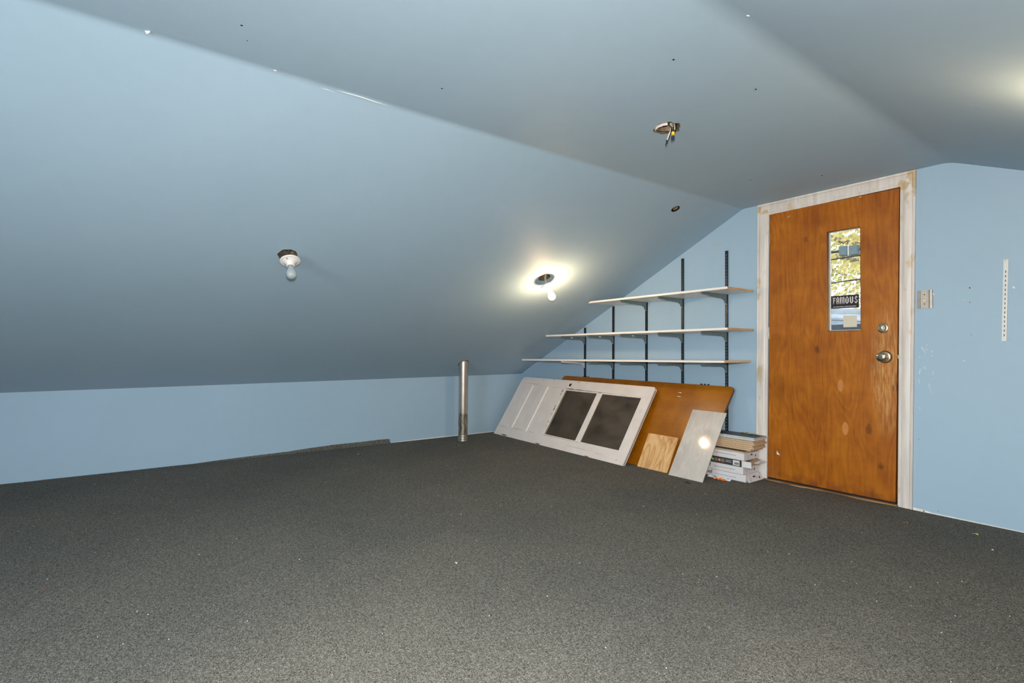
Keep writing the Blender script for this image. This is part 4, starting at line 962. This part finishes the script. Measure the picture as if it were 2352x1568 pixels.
bm = B(); prism(bm, [(3.108, -0.118, 0.1442), (3.118, -0.114, 0.1430), (3.126, -0.080, 0.1464), (3.112, -0.082, 0.1490)], (0, 0, 0.0006)); part('green_print', bm, simple('pale_green_print', srgb(150, 180, 165), 0.6), c3)
# planks
random.seed(11)
zz = 0.2175
def plank(z0, th_, x1, y0, y1, rot, body, topm, label, ln=0.60):
    o = thing('floor_plank', label, 'floor plank', (x1 - ln / 2, (y0 + y1) / 2, z0), 'loose floor planks on the cartons')
    o.rotation_euler = (0, 0, rot)
    bm = B(); box(bm, (-ln / 2, -(y1 - y0) / 2, 0.0), (ln / 2, (y1 - y0) / 2, th_ * 0.72), 0.0006); part('plank_core', bm, body, o, local=True)
    bm = B(); box(bm, (-ln / 2 + 0.002, -(y1 - y0) / 2 + 0.002, th_ * 0.72), (ln / 2 - 0.002, (y1 - y0) / 2 - 0.002, th_), 0.0); part('plank_face', bm, topm, o, local=True)
plank(zz, 0.012, 3.055, -0.226, -0.034, 0.0, M_CORE, M_SLATE, 'beige-edged plank lying directly on the top carton, charcoal face showing'); zz += 0.0125
labs = ['lowest beige-edged plank of the loose pile, above the dark gap', 'second beige-edged plank up in the loose pile', 'middle beige-edged plank, edge jutting out in the loose pile', 'fourth beige-edged plank up in the loose pile', 'fifth beige-edged plank, topmost of the beige ones', 'lowest dark-faced thin plank with white edge', 'middle dark-faced thin plank with white edge', 'topmost dark-faced plank on the stack by the casing']
bm = B()
xe = (3.095, 3.118, 3.112, 3.128, 3.116, 3.124, 3.132, 3.128)
spacers = zz
for k in range(8):
    hgt = (0.0168, 0.0168, 0.0168, 0.0168, 0.0160, 0.0088, 0.0088, 0.0088)[k]
    y0 = (-0.193, -0.196, -0.200, -0.200, -0.198, -0.202, -0.204, -0.200)[k]
    if k == 0: zz += 0.004
    plank(zz, hgt - 0.0008, xe[k], y0, y0 + 0.172, random.uniform(-0.012, 0.012), M_CORE if k < 5 else M_LITE, M_CARD if k < 4 else M_SLATE, labs[k], 0.58 if k < 5 else 0.50)
    zz += hgt - 0.0006
# crumpled yellow-black scrap on top
bm = B(); cS = V((3.02, -0.075, zz + 0.001))
pr_ = None
for i in range(10):
    a = [bm.verts.new(cS + V((-0.07 + 0.016 * i, 0.03 * s + random.uniform(-0.005, 0.005), 0.002 + 0.014 * abs(noise.noise(V((i * 0.7, s, 2)))) * 1.4))) for s in (-0.5, 0, 0.5)]
    if pr_:
        for s in range(2): bm.faces.new((pr_[s], a[s], a[s + 1], pr_[s + 1]))
    pr_ = a
single('crumpled_wrapper', bm, simple('olive_film', srgb(140, 128, 70), 0.4, 0, 0.5, 60), 'crumpled yellow and dark wrapper on top of the plank stack', 'wrapper')
# torn orange packet on the carpet
pk = thing('torn_packet', 'torn white and orange plastic packet on carpet before the cartons', 'wrapper', (2.90, -0.265, 0))
def crumple(x0, x1, y0, y1, hh, seed, m_, nm, lab):
    bm = B(); nx, ny = 16, 5; g = []
    for i in range(nx + 1):
        row = []
        for j in range(ny + 1):
            s = i / nx; yy = y0 + (y1 - y0) * j / ny * math.sin(math.pi * min(max(s, 0.06), 0.94)) ** 0.5
            row.append(bm.verts.new((x0 + (x1 - x0) * s, yy + 0.006 * noise.noise(V((s * 9, j, seed))), 0.002 + hh * (0.5 + noise.noise(V((s * 6, j * 0.8, seed + 4)))) * math.sin(math.pi * (j + 0.5) / (ny + 1)))))
        g.append(row)
    for i in range(nx):
        for j in range(ny): bm.faces.new((g[i][j], g[i + 1][j], g[i + 1][j + 1], g[i][j + 1]))
    part(nm, bm, m_, pk, lab)
crumple(2.795, 2.990, -0.296, -0.243, 0.016, 1, M_FILM, 'white_film', None)
crumple(2.865, 2.965, -0.318, -0.285, 0.016, 5, M_RED, 'orange_film', 'bright orange torn film')

# ------------------------------------------------------------------ small litter on the carpet
def leaf(q, s, m_, name, label, cat, seed):
    c = on_z(*q, 0.006); random.seed(seed); bm = B(); n = 10; ctr = bm.verts.new(c + V((0, 0, s * 0.25))); rim = []
    for i in range(n):
        a = 2 * math.pi * i / n; r = s * (1.0 if i % 2 else 0.55) * random.uniform(0.8, 1.1)
        rim.append(bm.verts.new(c + V((r * math.cos(a), r * math.sin(a), random.uniform(-0.002, s * 0.5)))))
    for i in range(n): bm.faces.new((ctr, rim[i], rim[(i + 1) % n]))
    single(name, bm, m_, label, cat)
leaf((2081.5, 1200), 0.015, simple('brown_leaf', srgb(170, 104, 30), 0.7, 0, 0.4, 120), 'dry_leaf', 'small curled orange-brown leaf on carpet before the door casing', 'leaf', 1)
leaf((2241, 1227), 0.017, simple('yellow_leaf', srgb(176, 180, 60), 0.7, 0, 0.2, 120), 'dry_leaf', 'small yellow-green leaf on carpet near the right wall', 'leaf', 2)
leaf((1682, 1392), 0.006, simple('blue_plastic', srgb(40, 100, 190), 0.4), 'plastic_scrap', 'tiny bright blue scrap on the open carpet', 'scrap', 3)
leaf((99, 1352), 0.005, simple('red_plastic', srgb(160, 40, 44), 0.4), 'plastic_scrap', 'tiny red scrap on carpet at the far left', 'scrap', 4)
bm = B(); c = on_z(1578, 1108, 0.004); tube(bm, spline([c + V((-0.02, 0.0, 0)), c + V((0, 0.018, 0.002)), c + V((0.022, 0.0, 0)), c + V((0.0, -0.004, 0.003)), c + V((-0.012, 0.006, 0.001)), c + V((0.03, 0.004, 0))]), 0.0016, 5)
single('wire_scrap', bm, M_WIREB, 'dark looped wire scrap on carpet before the stone tile', 'scrap')
for i, (q, s, m_, lab) in enumerate((((1048, 1292), 0.006, M_CHIP, 'white sliver lying mid-carpet'), ((2280, 1262), 0.004, M_CHIP, 'white crumb on carpet by the right wall'), ((823, 1042), 0.006, M_CHIP, 'white crumb on carpet before the carpet step by the low wall'))):
    c = on_z(*q, 0.004); bm = B(); box(bm, c - V((s, 0.0022, 0.002)), c + V((s, 0.0022, 0.002)), 0.0006); single('paint_crumb', bm, m_, lab, 'debris')
random.seed(21)
bm = B()
for i in range(260):
    q = V((random.uniform(0.2, 5.6), random.uniform(-5.2, -0.3), 0.003)); s = random.uniform(0.0007, 0.0018); a = random.uniform(0, 3.14); d = V((math.cos(a), math.sin(a), 0))
    prism(bm, [q + d * s * 1.6, q + V((-d.y, d.x, 0)) * s, q - d * s * 1.6, q - V((-d.y, d.x, 0)) * s], (0, 0, 0.002))
part('lint', bm, M_CHIP, floor, 'pale lint specks in the carpet', local=True, kind='stuff')

# ------------------------------------------------------------------ outdoors seen through the door glass
bm = B(); wpts = [(-40, 1.5, -3.2), (40, 1.5, -3.2), (40, 60, -3.2), (-40, 60, -3.2)]; bm.faces.new([bm.verts.new(p) for p in wpts])
t = NT('grass'); t.set(0.9); t.base(t.ramp(t.noise(None, 2, 5), [(0.3, srgb(96, 104, 60)), (0.7, srgb(150, 142, 84))]))
struct('ground', bm, t.m)
def leaf_mat(name, c0, c1, c2):
    t = NT(name); t.set(0.6); t.base(t.ramp(t.noise(None, 3.0, 3), [(0.30, c0), (0.5, c1), (0.7, c2)])); t.p.inputs['Transmission Weight'].default_value = 0.0
    tr = t.n('BsdfTranslucent'); mx = t.n('MixShader'); mx.inputs[0].default_value = 0.45; 
    tr.inputs[0].default_value = c1; t.l(t.p.outputs[0], mx.inputs[1]); t.l(tr.outputs[0], mx.inputs[2]); t.l(mx.outputs[0], t.out.inputs['Surface']); return t.m
M_YLEAF = leaf_mat('autumn_leaves', srgb(150, 142, 92), srgb(214, 198, 126), srgb(246, 238, 196))
M_OLEAF = leaf_mat('olive_leaves', srgb(120, 124, 70), srgb(168, 166, 96), srgb(206, 200, 130))
M_BARK = simple('grey_bark', srgb(120, 108, 96), 0.9, 0, 0.3, 12)
def tree(c, rad, nleaf, size, mat_, label, seed):
    rnd = random.Random(seed); c = V(c)
    tr = thing('autumn_tree', label, 'tree', (c.x, c.y, -3.2))
    bm = B(); tube(bm, spline([(c.x, c.y, -3.2), (c.x + 0.1, c.y, -1), (c.x, c.y, c.z - rad * 0.3), (c.x, c.y, c.z + rad * 0.5)]), [0.28 - 0.012 * i for i in range(19)], 8); part('trunk', bm, M_BARK, tr, smooth=True)
    for k in range(7):
        a = k * 0.9 + seed; bm = B(); p0_ = c + V((0, 0, -rad * 0.35 + k * rad * 0.12)); p1_ = c + V((math.cos(a) * rad * 0.8, math.sin(a) * rad * 0.8, rad * (0.15 + 0.1 * k)))
        tube(bm, spline([p0_, p0_.lerp(p1_, 0.5) + V((0, 0, -0.15)), p1_]), [0.07 - 0.0045 * i for i in range(13)], 6); part('branch', bm, M_BARK, tr, smooth=True)
    cl = [c + V((rnd.gauss(0, 1), rnd.gauss(0, 1), rnd.gauss(0, 1))).normalized() * rad * rnd.uniform(0.2, 1.0) for _ in range(60)]
    vs_, fs_ = [], []
    for i in range(nleaf):
        q = cl[rnd.randrange(len(cl))] + V((rnd.gauss(0, 0.38), rnd.gauss(0, 0.38), rnd.gauss(0, 0.32))) * (rad / 3.2)
        n_ = V((rnd.gauss(0, 1), rnd.gauss(0, 1), rnd.gauss(0, 1))).normalized(); a, b, _ = basis(n_); s = size * rnd.uniform(0.6, 1.2)
        k = len(vs_); vs_ += [q - wloc(tr) + a * s, q - wloc(tr) + b * s * 0.6, q - wloc(tr) - a * s, q - wloc(tr) - b * s * 0.6]; fs_.append((k, k + 1, k + 2, k + 3))
    me = bpy.data.meshes.new('foliage'); me.from_pydata([tuple(v) for v in vs_], [], fs_); me.materials.append(mat_)
    o = bpy.data.objects.new('foliage', me); COL.objects.link(o); o.parent = tr; o['kind'] = 'stuff'
tree((0.6, 9.0, 3.2), 3.0, 5200, 0.055, M_YLEAF, 'yellow-leaved autumn tree beyond the door glass', 1)
tree((-2.6, 19.5, 4.6), 5.6, 4500, 0.10, M_OLEAF, 'olive-green tree farther off beyond the door glass', 2)
# overhead cables and two-panel box
def cable(px, yy, r, lab, name='overhead_cable'):
    a, b = on_y(*px[0], yy), on_y(*px[1], yy); d = (b - a).normalized()
    P = [a + d * (-9), a + d * (-4) + V((0, 0, -0.06)), a, b, b + d * 3 + V((0, 0, 0.0)), b + d * 7]
    bm = B(); tube(bm, spline(P, 5), r, 6); single(name, bm, M_WIREB, lab, 'cable', smooth=True)
cable(((1911, 579), (1931, 577)), 5.062, 0.020, 'thick black cable carrying the grey box outside')
cable(((1911, 596), (1975, 586)), 5.3, 0.012, 'overhead cable just below the grey box outside')
cable(((1911, 650), (1974, 641)), 5.4, 0.010, 'lowest overhead cable, just above the sticker')
for x_, y_ in ((-7.3, 5.62), (8.9, 5.62)):
    bm = B(); tube(bm, [(x_, y_, -3.2), (x_, y_, 1), (x_, y_, 4.2)], [0.16, 0.14, 0.11], 12); single('utility_pole', bm, M_BARK, 'weathered pole holding the overhead cables, far ' + ('left' if x_ < 0 else 'right') + ' outside', 'pole', smooth=True)
bxo = thing('line_box', 'grey two-panel utility box on a black cable beyond the door glass', 'utility box', (1.78, 5.0, 2.46))
for xa, xb, z_ in ((1.652, 1.768, 2.462), (1.79, 1.911, 2.456)):
    bm = B(); box(bm, (xa, 4.93, z_), (xb, 5.03, z_ + 0.146), 0.006); f = part('box_panel', bm, simple('weathered_grey', srgb(74, 88, 94), 0.6, 0, 0.2, 20), bxo)
bm = B(); box(bm, (1.768, 4.94, 2.458), (1.79, 5.02, 2.612), 0.002); part('box_divider', bm, M_STEEL, bxo)
# neighbouring shed: weathered board roof over pale boards, porch rail
shed = thing('garage', 'weathered grey board-roofed garage beyond the door glass', 'building', (1.5, 5, -3.2))
ra, rb = on_y(1909, 709.5, 4.0), on_y(1974, 715, 4.0)
M_GREYB = simple('weathered_boards', srgb(176, 184, 196), 0.8, 0, 0.18, 9); M_GREYB2 = simple('weathered_boards_dark', srgb(150, 158, 168), 0.8, 0, 0.2, 9)
rd = (rb - ra); ra = ra - rd * 3; rb = rb + rd * 3
for k in range(7):
    o_ = V((0, -0.16 * k, -0.016 * k)); bm = B()
    prism(bm, [ra + o_, rb + o_, rb + o_ + V((0, -0.17, -0.012)), ra + o_ + V((0, -0.17, -0.012))], (0, 0, -0.014)); part('roof_board', bm, M_GREYB if k % 2 else M_GREYB2, shed)
for k in range(12):
    bm = B(); z1 = ra.z - 0.11 - 0.075 * k
    prism(bm, [(ra.x, 3.0, z1), (rb.x, 3.0, z1 - 0.19), (rb.x, 3.0, z1 - 0.19 - 0.07), (ra.x, 3.0, z1 - 0.07)], (0, 0.03, 0)); part('wall_board', bm, M_GREYB if k % 3 else M_GREYB2, shed)
bm = B(); box(bm, (ra.x, 3.05, -3.2), (rb.x, 3.1, ra.z - 0.35)); part('wall_core', bm, M_GREYB2, shed)
la, lb = on_y(1909, 745.5, 1.2), on_y(1974, 745, 1.2)
lr = thing('porch_rail', 'dark porch rail board low behind the door glass', 'railing', (3.2, 1.2, -3.2))
bm = B(); box(bm, (2.2, 1.2, la.z - 0.10), (4.4, 1.24, la.z), 0.003); part('rail_board', bm, simple('dark_blue_board', srgb(52, 62, 74), 0.6, 0, 0.2, 20), lr)
for x_ in (2.25, 3.3, 4.3):
    bm = B(); box(bm, (x_, 1.24, -3.2), (x_ + 0.09, 1.33, la.z - 0.005)); part('post', bm, M_GREYB2, lr)
